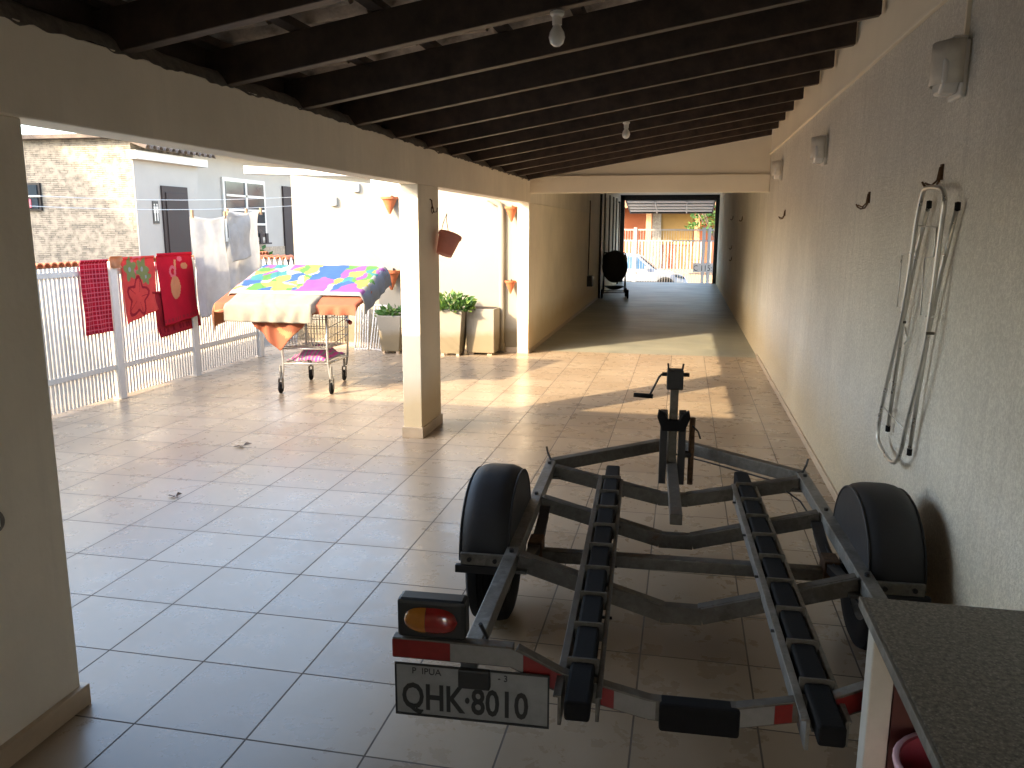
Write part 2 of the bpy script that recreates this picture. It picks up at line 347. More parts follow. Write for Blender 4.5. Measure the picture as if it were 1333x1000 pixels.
# raised tilt door
t = thing('garage_door', 'ribbed grey metal tilt door raised overhead at the street opening', 'garage door', (-.48,25.7,2.47))
d = MB()
for i in range(4):
    y0 = i*.55; d.box(-1.30,1.30, y0, y0+.36, -.03, .0)
d.box(-1.30,1.30,0,2.18,.002,.012,1)
d.xf(Matrix.Rotation(R(-8), 4, 'X')).build('slat_panel', [M['white_paint'], M['darksteel']], t)
MB().box(-1.34,-1.30,0,2.18,-.04,.04).box(1.30,1.34,0,2.18,-.04,.04).box(-1.34,1.34,2.18,2.24,-.05,.05).xf(Matrix.Rotation(R(-8), 4, 'X')).build('panel_frame', M['darksteel'], t)
d = MB()
for x in (-.45, .5): d.box(x-.02,x+.02,0,2.17,-.05,-.022)
d.xf(Matrix.Rotation(R(-8), 4, 'X')).build('brace', M['white_paint'], t)

# ------------------------------------------------------------------ roof
rf = thing('terrace_roof', 'lean-to roof of black stained rafters with clay tiles seen from below', 'roof')
SL = .168
def zr(x): return 2.222 + (x+1.95)*SL
ys = [2.70+.70*i for i in range(-6, 12)]
for y in ys:
    if y > 10.45: continue
    jy = random.uniform(-.02,.02); x0, x1 = -2.42, .955 - random.uniform(0,.03); z0 = zr(x0); z1 = zr(x1)
    m = MB().prism([(x0,z0),(x1,z1),(x1,z1+.15),(x0,z0+.15)], y+jy-.03, y+jy+.03)
    m.build('rafter', M['wood'], rf, bevel=.004)
    m = MB().prism([(x0,z0+.151),(x1,z1+.151),(x1,z1+.158),(x0,z0+.158)], y-.028, y+.028)
for i in range(10):
    x = -2.36 + i*.365; z = zr(x)+.152
    MB().prism([(x-.025,z-.004),(x+.025,z+.004),(x+.025,z+.036),(x-.025,z+.028)], -2.2, 10.5).build('batten', M['batten'], rf)
def tilefn(row):
    def fn(u, v):
        x = -2.52 + row*.365 + u*.43; y = -2.2 + v*12.7
        ph = (y/.21) % 1
        wv = math.sin(ph*2*PI)*.028 + noise.noise(Vector((row*3.1, math.floor(y/.21)*1.7, 0)))*.012
        return (x, y + noise.noise(Vector((row*5.1, math.floor(y/.21)*.7, 3)))*.01, zr(x)+.222 + wv + (.030-u*.035))
    return fn
m = MB()
for r_ in range(10): m.grid(tilefn(r_), 2, 484)
m.build('roof_tiles', [M['tileunder']], rf, smooth=2, fix=False)
MB().prism([(-2.55,zr(-2.55)+.30),(1.13,zr(1.13)+.30),(1.13,zr(1.13)+.32),(-2.55,zr(-2.55)+.32)], -2.4, 10.62).build('light_block_slab', M['claytile'], rf)  # hidden opaque slab added above the tiles to stop light leaking through
def nz(a, b, c=0): return noise.noise(Vector((a, b, c)))
# ragged mortar line on top of the beam
m = MB()
def mort(u, v):
    y = -2.2 + u*12.7; a = noise.noise(Vector((y*6, v*3, 1)))*.012
    return (-1.944 - v*.12 + .006*nz(y*9,v), y, 2.217 - (.022*max(0,nz(y*5,7)+.2)+.012*nz(y*17,3) if v < .1 else 0) + math.sin(v*PI)*.05 + a + v*.03)
m.grid(mort, 700, 5); m.build('mortar_bed', M['mortar'], rf, smooth=2, fix=False)
# gap closers between rafters above the beam
m = MB().box(-2.09,-2.05,-2.2,10.5,2.222,2.40); m.build('eave_board', M['wood'], rf)

# bulbs
for k, (x, y, lab) in enumerate([(-.53,3.40,'nearer of two bare white bulbs, under a rafter by the camera'), (-.50,6.90,'farther of two bare white bulbs, small, under the rafters towards the garage')]):
    z = zr(x)
    b = thing('light_bulb', lab, 'light bulb', (x,y,z), 0, 'bulbs under the rafters')
    MB().lathe([(0,0),(.028,0),(.028,-.012),(.02,-.02),(.019,-.05),(0,-.05)], n=16).build('socket', M['white_plastic'], b, smooth=True)
    MB().lathe([(.014,-.045),(.017,-.058),(.029,-.078),(.033,-.098),(.026,-.120),(.012,-.130),(0,-.132)], n=20).build('bulb', M['bulb'], b, smooth=2)

# ------------------------------------------------------------------ things on the right wall
wl = [(3.42,2.19,'largest cream half shade wall lamp, above the hung metal frame'), (6.42,2.17,'middle cream half shade wall lamp high on the rough wall'), (9.22,2.22,'farthest small wall lamp on the rough wall near the garage opening')]
for y, z, lab in wl:
    l = thing('wall_lamp', lab, 'wall lamp', (.97,y,z), 0, 'lamps on the rough wall')
    MB().box(-.022,0,-.075,.075,-.10,.10).build('back_plate', M['white_plastic'], l, bevel=.008)
    MB().prism([(-.05,.055),(-.075,.03),(-.075,-.045),(-.035,-.085),(.035,-.085),(.075,-.045),(.075,.03),(.05,.055)], -.085, -.022, 'yz').build('diffuser', M['bulb'], l, bevel=.012)
    m = MB().grid(lambda u, v: (-.02-.085*math.sin(u*PI), -.088*math.cos(u*PI), .10 - .15*v), 14, 3)
    m.build('half_shade', simple('lamp_shade_paint', (.70,.65,.56), .5), l, smooth=2, solid=.004, fix=False)
    MB().box(-.06,-.01,-.07,.07,.10,.112).build('shade_top', M['white_plastic'], l, bevel=.004)
tag(MB().box(.955,.97,3.385,3.40,2.30,2.5).build('lamp_conduit', M['smooth_cream']), 'thin painted conduit running up from the largest wall lamp', 'conduit')

hooks = [(3.54,1.86,'rusty double hook holding the chromed frame'), (4.82,1.81,'empty rusty hook right beside the chromed frame'), (8.68,1.80,'small empty hook near the far wall lamp'),
         (14.97,1.83,'right one of a pair of tiny hooks high inside the garage'), (17.9,1.88,'left one of a pair of tiny hooks high inside the garage'), (17.8,1.28,'lower tiny hook on the right garage wall'), (17.6,1.05,'lowest tiny hook on the right garage wall')]
for y, z, lab in hooks:
    h = thing('wall_hook', lab, 'hook', (.97,y,z), 0, 'hooks on the rough wall')
    MB().box(-.008,0,-.012,.012,-.05,.01).build('hook_plate', M['rust'], h)
    MB().tube([(-.008,-.008,0),(-.012,-.008,-.055),(-.022,-.002,-.075),(-.038,.02,-.08),(-.05,.045,-.07),(-.055,.06,-.055)], .0045, 6).tube([(-.008,.008,0),(-.014,.010,-.05),(-.03,.02,-.07),(-.05,.04,-.06)], .0045, 6).build('prong', M['rust'], h, smooth=2)

fr = thing('folding_stand', 'tall chromed folding tube frame hung by a hook on the rough wall', 'folding frame')
loop = [(3.589,1.766),(3.56,1.782),(3.369,1.777),(3.31,1.757),(3.284,1.717),(3.3,1.633),(3.334,1.234),(3.418,1.005),(3.494,.865),(3.555,.691),(3.622,.64),(3.717,.623),(3.92,.646),(3.962,.675),(3.955,.775),(3.839,1.031),(3.735,1.231),(3.675,1.442),(3.639,1.675)]
def smooth_loop(p, closed=True, it=2):
    for _ in range(it):
        q = []; n = len(p)
        for i in range(n if closed else n-1):
            a, b = p[i], p[(i+1)%n]; q += [tuple(.75*s+.25*t for s, t in zip(a, b)), tuple(.25*s+.75*t for s, t in zip(a, b))]
        if not closed: q = [p[0]] + q + [p[-1]]
        p = q
    return p
MB().tube(smooth_loop([(.918,y,z) for y, z in loop]), .0092, 10, True).build('outer_tube', M['chrome'], fr, smooth=2)
for nm, pts in (('a', [(3.592,1.72),(3.699,1.538),(3.815,1.229),(3.905,.728)]), ('b', [(3.233,1.704),(3.349,1.459),(3.43,1.222),(3.49,.964),(3.528,.719)])):
    MB().tube([(.946,y,z) for y, z in pts], .0085, 10).build('inner_leg', M['chrome'], fr, smooth=2)
    for q in (pts[0], pts[-1]): MB().lathe([(0,-.02),(.0105,-.016),(.0105,.012),(0,.015)], (.946,q[0],q[1]), 10).build('rubber_foot', M['rubber'], fr, smooth=True)
for pts in ([(3.644,1.533),(3.851,1.513),(3.855,1.285),(3.718,1.298)], [(3.656,1.637),(3.376,1.627),(3.382,1.521),(3.505,1.51),(3.483,1.286),(3.306,1.298)], [(3.688,1.215),(3.64,1.166),(3.68,1.146)], [(3.93,.82),(3.54,.804)]):
    MB().tube([(.925,y,z) for y, z in pts], .0035, 6).build('wire_bracket', M['chrome'], fr, smooth=2)
for y, z in ((3.745,1.231),(3.334,1.234)): MB().lathe([(0,-.004),(.006,-.004),(.006,.025),(0,.025)], (.915,y,z), 10, 'x').build('pivot_bolt', M['galv'], fr, smooth=True)

# ------------------------------------------------------------------ counter cabinet, bucket
k = thing('workbench', 'low table with dark speckled granite top and a white leg, bottom right corner', 'table', (.70,1.0,0))
MB().box(-.27,.255,-.9,.86,.775,.80).build('table_top', [M['granite']], k, bevel=.003)
MB().box(-.277,-.2705,-.9,.862,.774,.799).build('edge_strip', M['galv_l'], k, bevel=.001)
for y in (.83,-.8): MB().box(-.255,-.205,y-.04,y+.015,0,.774).build('leg', M['white_paint'], k, bevel=.004)
MB().box(-.20,.24,-.85,.79,.225,.248).build('shelf', M['maroon'], k)
MB().box(-.20,.24,.80,.82,.1,.774).build('back_panel', M['maroon'], k)
MB().box(.20,.24,-.85,.79,0,.774).build('side_panel', M['maroon'], k)
b = thing('bucket', 'pink plastic bucket with pale rim under the granite topped table', 'bucket', (.615,1.66,.25))
MB().lathe([(0,0),(.10,0),(.13,.26),(.135,.27),(.126,.27),(.095,.01),(0,.01)], n=32).build('pail', M['pinkplastic'], b, smooth=True)
MB().lathe([(.127,.262),(.139,.262),(.141,.272),(.137,.278),(.128,.276)], n=32).build('rim', simple('pale_pink', (.75,.45,.50), .4), b, smooth=2)

# ------------------------------------------------------------------ trailer
T = thing('boat_trailer', 'small galvanised single axle boat trailer with black fenders and bunk rails, no boat', 'trailer', (.03,3.2,0), R(2.3))
G, GL, K, RB = M['galv'], M['galv_l'], M['darksteel'], M['rubber']
rx = .635
for s in (-1, 1):
    MB().box(s*rx-.025, s*rx+.025, -1.08, .98, .365, .42).build('side_rail', GL, T, bevel=.003)
    MB().bar((s*(rx-.005), .94, .392), (s*.055, 1.46, .392), .05, .065).build('front_rail', G, T, bevel=.003)
    MB().tube([(s*rx,.93,.42),(s*(rx+.02),.95,.455),(s*(rx+.028),.96,.485)], .006, 6).build('tie_hook', K, T)
for y, z0, zc in ((.86,.385,.27), (.36,.385,.243), (-.33,.39,.228)):
    m = MB()
    for s in (-1, 1):
        a = (s*(rx-.028), y, z0); c_ = (s*.07, y, zc)
        m.bar(a, c_, .04, .068)
        m.bar((a[0], y-.024, a[2]+.030), (c_[0], y-.024, c_[2]+.030), .010, .006)
    m.box(-.075,.075,y-.02,y+.02,zc-.036,zc+.03)
    m.build('cross_member', G, T, bevel=.002)
MB().box(-.028,.028,.39,2.05,.30,.352).build('tongue', G, T, bevel=.004)
MB().box(-.05,.05,1.98,2.10,.30,.37).box(-.035,.035,2.10,2.25,.31,.36).build('coupler', K, T, bevel=.008)
# winch post
wy = 1.24; ox = .0
for s in (-1, 1):
    MB().box(ox+s*.050-.019, ox+s*.050+.019, wy-.03, wy+.05, .235, .64).build('post_plate', K, T, bevel=.003)
MB().box(-.022,.022,wy-.01,wy+.04,.353,.80).build('winch_post', G, T, bevel=.003)
MB().prism([(-.082,.655),(-.05,.635),(-.03,.60),(.03,.60),(.05,.635),(.082,.655),(.088,.615),(.06,.54),(-.06,.54),(-.088,.615)], wy-.055, wy-.012).build('bow_stop', RB, T, bevel=.005)
w_ = MB().box(-.044,.044,wy-.035,wy+.05,.765,.872).build('winch', K, T, bevel=.006)
MB().tube([(-.07,wy,.845),(.075,wy,.845)], .011, 8).tube([(-.035,wy,.86),(-.04,wy,.905)], .006, 6).tube([(.035,wy,.86),(.042,wy,.905)], .006, 6).build('shaft', K, w_)
MB().lathe([(0,-.035),(.03,-.035),(.03,-.028),(.018,-.028),(.018,.028),(.03,.028),(.03,.035),(0,.035)], (0,wy+.01,.80), 16, 'x').build('drum', M['galv_l'], w_, smooth=True)
MB().tube([(-.07,wy,.845),(-.085,wy-.005,.83),(-.125,wy-.01,.745),(-.135,wy-.01,.725)], .006, 8).build('crank_arm', K, w_, smooth=2)
MB().tube([(-.115,wy-.01,.722),(-.22,wy-.012,.727)], .0125, 10).build('crank_grip', RB, w_, smooth=2)
MB().tube([(.105,1.28,.22),(.105,1.28,.60)], .016, 12).build('jockey_stand', M['rust'], T, smooth=True)
MB().tube([(.105,1.26,.56),(.135,1.25,.53),(.15,1.25,.49)], .005, 6).tube([(.05,1.28,.39),(.105,1.28,.39)], .02, 8).build('stand_clamp', K, T)
# bunks: rails with black rubber blocks
for s in (-1, 1):
    xb = s*.318 + .012
    tilt = s*.035
    def Z(x, z): return z
    b = MB().bar((xb-.050,-1.22,.350),(xb-.046,.70,.370),.010,.085).bar((xb+.050,-1.2,.350),(xb+.046,.70,.370),.010,.07)
    b.bar((xb-.057,-1.22,.392),(xb-.053,.70,.412),.022,.006).bar((xb+.054,-1.2,.386),(xb+.050,.70,.406),.014,.006)
    bo = b.build('bunk_rail', GL if s > 0 else G, T, bevel=.0015)
    n = 10; y = -1.27
    for i in range(n):
        ln = .215; mm = MB().box(xb-.034, xb+.034, y+.004, y+ln-.004, .352, .408+.020*(i/n)); mm.build('rubber_block', RB, bo, bevel=.008); y += ln
    for i in range(1, n):
        yy = -1.27 + i*.215; MB().box(xb-.046,xb+.046,yy-.0035,yy+.0035,.36,.416+.020*(i/n)).build('spacer', G, bo)
    for i in range(5):
        yy = -1.1+i*.42; MB().tube([(xb-.066,yy,.36),(xb+.066,yy,.36)], .005, 6).build('bolt', K, bo)
    for yy, zz in ((.86,.33),(.36,.31),(-.33,.30),(-1.1,.335)): MB().box(xb-.02,xb+.02,yy-.03,yy+.03,zz-.03,zz+.03).build('bunk_bracket', K, T)
# axle, springs, wheels, fenders
MB().box(-.62,.62,-.025,.025,.255,.305).build('axle', G, T, bevel=.004)
for s in (-1, 1):
    m = MB(); n = 14
    for j, (ln, zz) in enumerate(((.30,.335),(.24,.322),(.17,.309))):
        for i in range(n):
            a = -1+2*i/n; c_ = -1+2*(i+1)/n
            m.bar((s*.585,a*ln,zz+a*a*.05*(ln/.3)), (s*.585,c_*ln,zz+c_*c_*.05*(ln/.3)), .045, .009)
    m.build('leaf_spring', K, T)
    MB().box(s*.585-.03,s*.585+.03,-.05,.05,.235,.35).build('spring_clamp', M['rust'], T, bevel=.004)
    MB().lathe([(0,-.05),(.035,-.05),(.05,-.03),(.05,.03),(0,.03)], (s*.665,0,.28), 18, 'x').build('hub', K, T, smooth=True)
    wh = thing('x', '', ''); 
    bpy.data.objects.remove(wh)
    pr = [(.165,-.06),(.20,-.075),(.245,-.078),(.268,-.066),(.275,-.04),(.2765,-.03),(.270,-.028),(.270,-.022),(.2775,-.02),(.2775,-.004),(.270,-.003),(.270,.003),(.2775,.004),(.2775,.02),(.270,.022),(.270,.028),(.2765,.03),(.275,.04),(.268,.066),(.245,.078),(.20,.075),(.165,.06)]
    ty = MB().lathe(pr, (s*.755,0,.277), 48, 'x').build('wheel', RB, T, smooth=True)
    MB().lathe([(.168,-.058),(.16,-.045),(.15,-.01),(.09,.0),(.06,.015),(0,.015)] if s < 0 else [(.168,.058),(.16,.045),(.15,.01),(.09,0),(.06,-.015),(0,-.015)], (s*.755,0,.277), 32, 'x').lathe([(.168,-.058),(.155,-.03),(.155,.03),(.168,.058)], (s*.755,0,.277), 32, 'x').build('rim', GL, ty, smooth=True)
    # fender shell
    n = 28; prof = []
    cy, cz, ry, rz_ = .01, .355, .315, .29
    for i in range(n+1):
        a = PI*i/n; e = .93
        prof.append((cy - ry*math.copysign(abs(math.cos(a))**e, math.cos(a)), cz + rz_*abs(math.sin(a))**e))
    x0, x1 = s*.655, s*.845
    m = MB()
    def fen(u, v, prof=prof):
        q = prof[min(n, int(round(u*n)))]; k_ = 1-.07*abs(2*v-1)**4; return (x0+(x1-x0)*v, q[0]*k_, .33+(q[1]-.33)*k_)
    m.grid(fen, n, 8)
    poly = [(q[0]*.93, .33+(q[1]-.33)*.93) for q in prof]
    m.prism(poly, x0-s*.001, x0+s*.006, 'yz'); m.prism(poly, x1-s*.006, x1+s*.001, 'yz')
    fo = m.build('fender', M['fender'], T, bevel=0, smooth=True)
    for xx in (x0, x1): MB().tube([(xx, q[0]*.935, .33+(q[1]-.33)*.935) for q in prof], .005, 6).build('fender_lip', M['fender'], fo, smooth=2)
    xa, xb2 = sorted((s*.640, s*.835))
    MB().box(xa,xb2,-.322,-.307,.352,.398).build('fender_bracket', GL, T, bevel=.002)
    MB().box(min(x0,x1)-.012,max(x0,x1)+.012,-.325,-.30,.318,.35).build('fender_flange', M['fender'], T, bevel=.004)
    for xx in (s*.80, s*.70): MB().lathe([(0,0),(.009,0),(.009,-.008),(0,-.008)], (xx,-.322,.375), 8, 'y').build('bolt', K, T)
for yy in (.86,.36,-.33):
    for s in (-1, 1):
        MB().box(s*.60-.03,s*.60+.03,yy-.045,yy+.045,.352,.3645).build('gusset', G, T, bevel=.002)
        MB().lathe([(0,.012),(.009,.012),(.009,0),(0,0)], (s*.635,yy,.42), 6).build('bolt', K, T)
MB().tube([(.60,-1.02,.36),(.58,-.8,.345),(.60,-.5,.352),(.585,-.1,.34),(.60,.3,.352),(.59,.7,.345),(.50,1.0,.35),(.2,1.3,.345),(.03,1.6,.30),(.02,2.0,.29)], .0045, 6).build('cable', K, T, smooth=2)
# rear bumper
by = -1.10
def bump_pts(s): return [(s*.85,.435),(s*.50,.435),(s*.37,.372),(s*.12,.315),(0,.308)]
for s in (-1, 1):
    P = bump_pts(s); m = MB()
    for a, c_ in zip(P, P[1:]): m.bar((a[0],by,a[1]),(c_[0],by,c_[1]), .035, .062, up=(0,0,1))
    m.build('rear_bumper', G, T, bevel=.002)
    def seg(xa, xc, mat, nm, z_=by-.0195):
        def zz(x):
            x = abs(x)
            if x > .50: return .435
            if x > .37: return .372 + (x-.37)/.13*.063
            return .315 + (x-.12)/.25*.057 if x > .12 else .315
        q = sorted((xa, xc)); n_ = 6; mb = MB()
        for i in range(n_):
            a = q[0]+(q[1]-q[0])*i/n_; c2 = q[0]+(q[1]-q[0])*(i+1)/n_
            mb.add([(a,z_,zz(a)-.027),(c2,z_,zz(c2)-.027),(c2,z_,zz(c2)+.027),(a,z_,zz(a)+.027)], [(0,1,2,3)])
        mb.build(nm, mat, T, fix=False)
    seg(s*.85, s*.68, M['redtape'], 'red_reflector')
    seg(s*.679, s*.47, M['whitetape'], 'white_reflector'); seg(s*.469, s*.36, M['redtape'], 'red_reflector')
    seg(s*.26, s*.215, M['redtape'], 'red_reflector'); seg(s*.214, s*.10, M['whitetape'], 'white_reflector')
    # tail light
    cx = s*.735
    lo = MB().box(cx-.10,cx+.10,by-.02,by+.045,.470,.588).build('tail_light', M['black'], T, bevel=.012)
    def lens(a0, a1, off):
        mb = MB(); 
        def fn(u, v):
            x = a0+(a1-a0)*u; w2 = max(.0, 1-abs(x/.078)**3.2)**.5
            return (cx+x, by-.022-.020*w2*math.sin(v*PI)**.6, .528 + (v-.5)*.078*w2)
        return mb.grid(fn, 12, 10)
    lens(-.078, -.012, 0).build('amber_lens', M['amber'], lo, smooth=2, fix=False); lens(-.011, .078, 0).build('red_lens', M['redlens'], lo, smooth=2, fix=False)
    MB().tube([(s*.60,by+.02,.51),(s*.585,by+.04,.46),(s*.61,by+.02,.42)], .006, 6).build('cable', K, T)
MB().box(-.09,.125,by-.034,by+.022,.262,.345).build('bumper_pad', RB, T, bevel=.008)
pt = MB().box(-.838,-.395,by-.030,by-.024,.237,.397).build('licence_plate', M['platebg'], T, bevel=.003)
m = MB().box(-.840,-.393,by-.0335,by-.031,.235,.241).box(-.840,-.393,by-.0335,by-.031,.393,.399).box(-.840,-.835,by-.0335,by-.031,.2415,.3925).box(-.398,-.393,by-.0335,by-.031,.2415,.3925)
m.build('plate_rim', M['black'], pt)
vs, fs = text_mesh('QHK\u00b78010', .112, Matrix.Translation((-.822,by-.0312,.258)) @ Matrix.Rotation(R(90),4,'X') @ Matrix.Diagonal((.74,1,1,1)), .0022)
MB().add(vs, fs).build('plate_number', M['black'], pt, fix=False)
vs, fs = text_mesh('P  IPUA', .027, Matrix.Translation((-.79,by-.0312,.367)) @ Matrix.Rotation(R(90),4,'X'))
v2, f2 = text_mesh('- 3', .027, Matrix.Translation((-.54,by-.0312,.367)) @ Matrix.Rotation(R(90),4,'X'))
MB().add(vs, fs).build('plate_town', M['black'], pt, fix=False); MB().add(v2, f2).build('plate_town', M['black'], pt, fix=False)
MB().box(-.65,-.56,by-.052,by-.0312,.345,.403).build('plate_lamp', M['black'], T, bevel=.004)

# ------------------------------------------------------------------ yard: white wall, fence
ww = thing('courtyard_wall', 'bright sunlit white wall closing the yard behind the planters', 'wall')
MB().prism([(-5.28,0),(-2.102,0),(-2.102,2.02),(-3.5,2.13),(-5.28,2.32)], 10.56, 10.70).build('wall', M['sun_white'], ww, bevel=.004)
MB().box(-5.28,-2.102,10.545,10.56,0,.06).build('baseboard', M['skirting'], ww)
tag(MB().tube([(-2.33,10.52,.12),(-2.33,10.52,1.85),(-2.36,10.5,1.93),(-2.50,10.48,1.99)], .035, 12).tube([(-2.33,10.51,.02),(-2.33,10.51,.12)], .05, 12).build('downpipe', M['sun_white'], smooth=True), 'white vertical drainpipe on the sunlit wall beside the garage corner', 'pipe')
for x, z, w2, h2, lab in ((-4.66,1.97,.10,.12,'lower small white box fitting on the sunlit wall'), (-4.33,2.15,.09,.12,'upper small white lamp fitting on the sunlit wall')):
    o = thing('wall_fitting', lab, 'wall fitting', (x,10.56,z))
    MB().box(-w2/2,w2/2,-.06,0,-h2/2,h2/2).build('box', M['white_plastic'], o, bevel=.012)
    MB().box(-w2/2+.01,w2/2-.01,-.075,-.062,-h2/2+.02,h2/2-.02).build('cover', M['bulb'], o, bevel=.005)

fe = thing('picket_fence', 'low white slatted metal fence along the left of the terrace', 'fence', (-5.25,0,0))
m = MB(); y = 4.4
while y < 9.42:
    m.box(-.004,.010,y,y+.024,.03,1.27); y += .048
m.build('slat_panel', M['white_paint'], fe)
for z in (.29, 1.19): MB().box(-.014,-.0045,4.4,9.42,z,z+.045).box(.0105,.020,4.4,9.42,z,z+.045).build('rail', M['white_paint'], fe)
for y in (5.55,6.75,8.0,9.42): MB().box(-.04,.05,y-.045,y+.045,0,1.30).build('post', M['white_paint'], fe, bevel=.004)

lw = thing('low_capped_wall', 'low white wall with orange clay tile capping behind the slatted fence', 'wall')
MB().box(-6.75,-6.62,6.0,12.2,0,1.18).build('wall', M['house_white'], lw)
m = MB()
y = 6.0
while y < 12.2:
    m.lathe([(.036,-.12),(.05,.12)], (-6.685,y,1.19), 8, 'x', a0=0, a1=PI); y += .10
m.build('clay_capping', M['terracotta'], lw, solid=.012, fix=False)
m = MB(); y = 6.05
while y < 9.9:
    m.box(-6.60,-6.585,y,y+.025,.05,1.16); y += .075
m.build('slats', M['white_paint'], lw)

pf = thing('pointed_fence', 'short white fence with pointed pickets and orange clay capping behind the cart', 'fence', (0,10.9,0))
m = MB(); x = -6.2
while x < -4.78:
    m.prism([(x,.02),(x+.045,.02),(x+.045,1.12),(x+.0225,1.20),(x,1.12)], -.012, .012); x += .085
m.build('picket', M['white_paint'], pf)
MB().box(-6.25,-4.75,.013,.035,.95,1.0).box(-6.25,-4.75,.013,.035,.25,.30).build('rail', M['white_paint'], pf)
m = MB(); x = -6.2
while x < -5.6: m.lathe([(.04,-.1),(.055,.1)], (x,.10,1.17), 8, 'y', a0=0, a1=PI); x += .1
m.build('clay_capping', M['terracotta'], pf, solid=.012, fix=False)

# leaning white louvre panels
for i, (x, lab) in enumerate(((-4.22,'left white slatted panel leaning on the sunlit wall'), (-4.00,'right white slatted panel leaning on the sunlit wall beside the planter'))):
    o = thing('slatted_panel', lab, 'panel', (x,10.28,0), R(4*i-2), 'white panels leaning on the wall'); o.rotation_euler = (R(-14), R(6*i-3), R(4*i-2))
    MB().box(-.10,-.082,-.01,.01,0,.62).box(.082,.10,-.01,.01,0,.62).box(-.0815,.0815,-.01,.01,0,.02).box(-.0815,.0815,-.01,.01,.60,.62).build('frame', M['white_paint'], o)
    m = MB()
    for j in range(4): m.box(-.06+j*.036,-.046+j*.036,-.006,.006,.021,.599)
    m.build('slats', M['white_paint'], o)

# ------------------------------------------------------------------ plants & pots
def leaf_clump(n, rx_, ry_, rz_, c, size, seed):
    rd = random.Random(seed); m = MB()
    for i in range(n):
        th = rd.uniform(0, 2*PI); r = rd.random()**.5; h = rd.random()
        p_ = Vector((c[0]+rx_*r*math.cos(th), c[1]+ry_*r*math.sin(th), c[2]+rz_*h*(1-.5*r*r)))
        d = Vector((math.cos(th)*r*1.2+rd.uniform(-.5,.5), math.sin(th)*r*1.2+rd.uniform(-.5,.5), rd.uniform(-.1,1.0))).normalized()
        s_ = size*rd.uniform(.6,1.3); a = d.cross(Vector((rd.uniform(-1,1),rd.uniform(-1,1),rd.uniform(-1,1)))).normalized()
        nrm = d.cross(a)*.18*s_
        m.add([p_, p_+d*s_*.5+a*s_*.26, p_+d*s_-nrm, p_+d*s_*.5-a*s_*.26], [(0,1,2,3)], rd.choice((0,0,1)))
    return m
def planter(x, y, w0, w1, h, lab, plant, seed):
    o = thing('planter', lab, 'planter', (x,y,0), R(random.uniform(-6,6)))
    a, b_ = w0/2, w1/2
    vs = [(-a,-a,.03),(a,-a,.03),(a,a,.03),(-a,a,.03),(-b_,-b_,h),(b_,-b_,h),(b_,b_,h),(-b_,b_,h),(-b_+.03,-b_+.03,h),(b_-.03,-b_+.03,h),(b_-.03,b_-.03,h),(-b_+.03,b_-.03,h),(-b_+.03,-b_+.03,h-.05),(b_-.03,-b_+.03,h-.05),(b_-.03,b_-.03,h-.05),(-b_+.03,b_-.03,h-.05)]
    fs = [(0,1,2,3)] + [(i,(i+1)%4,(i+1)%4+4,i+4) for i in range(4)] + [(i+4,(i+1)%4+4,(i+1)%4+8,i+8) for i in range(4)] + [(i+8,(i+1)%4+8,(i+1)%4+12,i+12) for i in range(4)]
    MB().add(vs, fs).build('pot', M['sun_white'], o, bevel=.008)
    MB().box(-b_+.031,b_-.031,-b_+.031,b_-.031,h-.09,h-.045).build('soil', M['soil'], o)
    m = MB()
    for s1 in (-1,1):
        for s2 in (-1,1): m.box(s1*a*.8-.02,s1*a*.8+.02,s2*a*.8-.02,s2*a*.8+.02,0,.03)
    m.build('feet', M['skirting'], o)
    pl = thing('potted_plant', plant[0], 'plant', (x,y,h-.05))
    leaf_clump(plant[1], plant[2], plant[2]*.8, plant[3], (0,0,.02), .085, seed).build('leaves', [M['leaf'], M['leaf2']], pl, fix=False)
    m = MB(); rd = random.Random(seed)
    for i in range(9):
        t_ = rd.uniform(0, 2*PI); m.tube([(0,0,0),(math.cos(t_)*.06,math.sin(t_)*.05,.08),(math.cos(t_)*plant[2]*.7,math.sin(t_)*plant[2]*.6,plant[3]*.8)], .004, 5)
    m.build('stems', M['leaf'], pl)
    return pl
planter(-3.72,10.15,.24,.33,.50,'tapered white planter left of the terrace column', ('low green plant in the planter left of the column', 130, .17, .12), 3)
pl_ = planter(-2.90,10.15,.25,.36,.60,'tapered white planter with chipped foot right of the terrace column', ('bushy green plant in the planter right of the column', 420, .27, .22), 5)
pb = thing('planter_box', 'wide square white planter box against the sunlit wall by the downpipe', 'planter', (-2.55,10.33,0))
MB().box(-.17,.20,-.17,.17,.03,.60).build('pot', M['sun_white'], pb, bevel=.01)
MB().box(-.15,.18,-.15,.15,.60,.603).build('soil', M['soil'], pb)
MB().box(-.14,-.08,-.14,.14,0,.029).box(.10,.16,-.14,.14,0,.029).build('feet', M['skirting'], pb)

def wall_pot(x, y, z, r, h, lab, ang=None, tip=0):
    o = thing('wall_pot', lab, 'flower pot', (x,y,z), 0, 'orange pots hung on the wall')
    MB().lathe([(r*.12,0),(r*.85,h*.86),(r,h*.86),(r*1.02,h),(r*.88,h),(r*.8,h*.86),(r*.05,.02),(.0,.02)], n=20).build('pot', M['terracotta'], o, smooth=True)
    MB().box(-.006,.006,r*.55,r*1.0,h*.5,h*1.1).build('bracket', M['darksteel'], o)
    return o
wall_pot(-3.83,10.45,1.80,.115,.22,'upper orange cone pot on the sunlit wall just left of the column')
wall_pot(-3.83,10.45,.80,.125,.26,'lower orange cone pot on the sunlit wall just left of the column')
wall_pot(-2.19,10.46,1.70,.085,.19,'upper orange pot near the garage corner')
wall_pot(-2.20,10.46,.78,.075,.17,'lower orange pot near the garage corner')
pp = thing('hanging_pot', 'faded pink plastic pot hanging tilted on the side of the terrace column', 'flower pot', (-1.87,6.32,1.41)); pp.rotation_euler = (R(-18), R(14), 0)
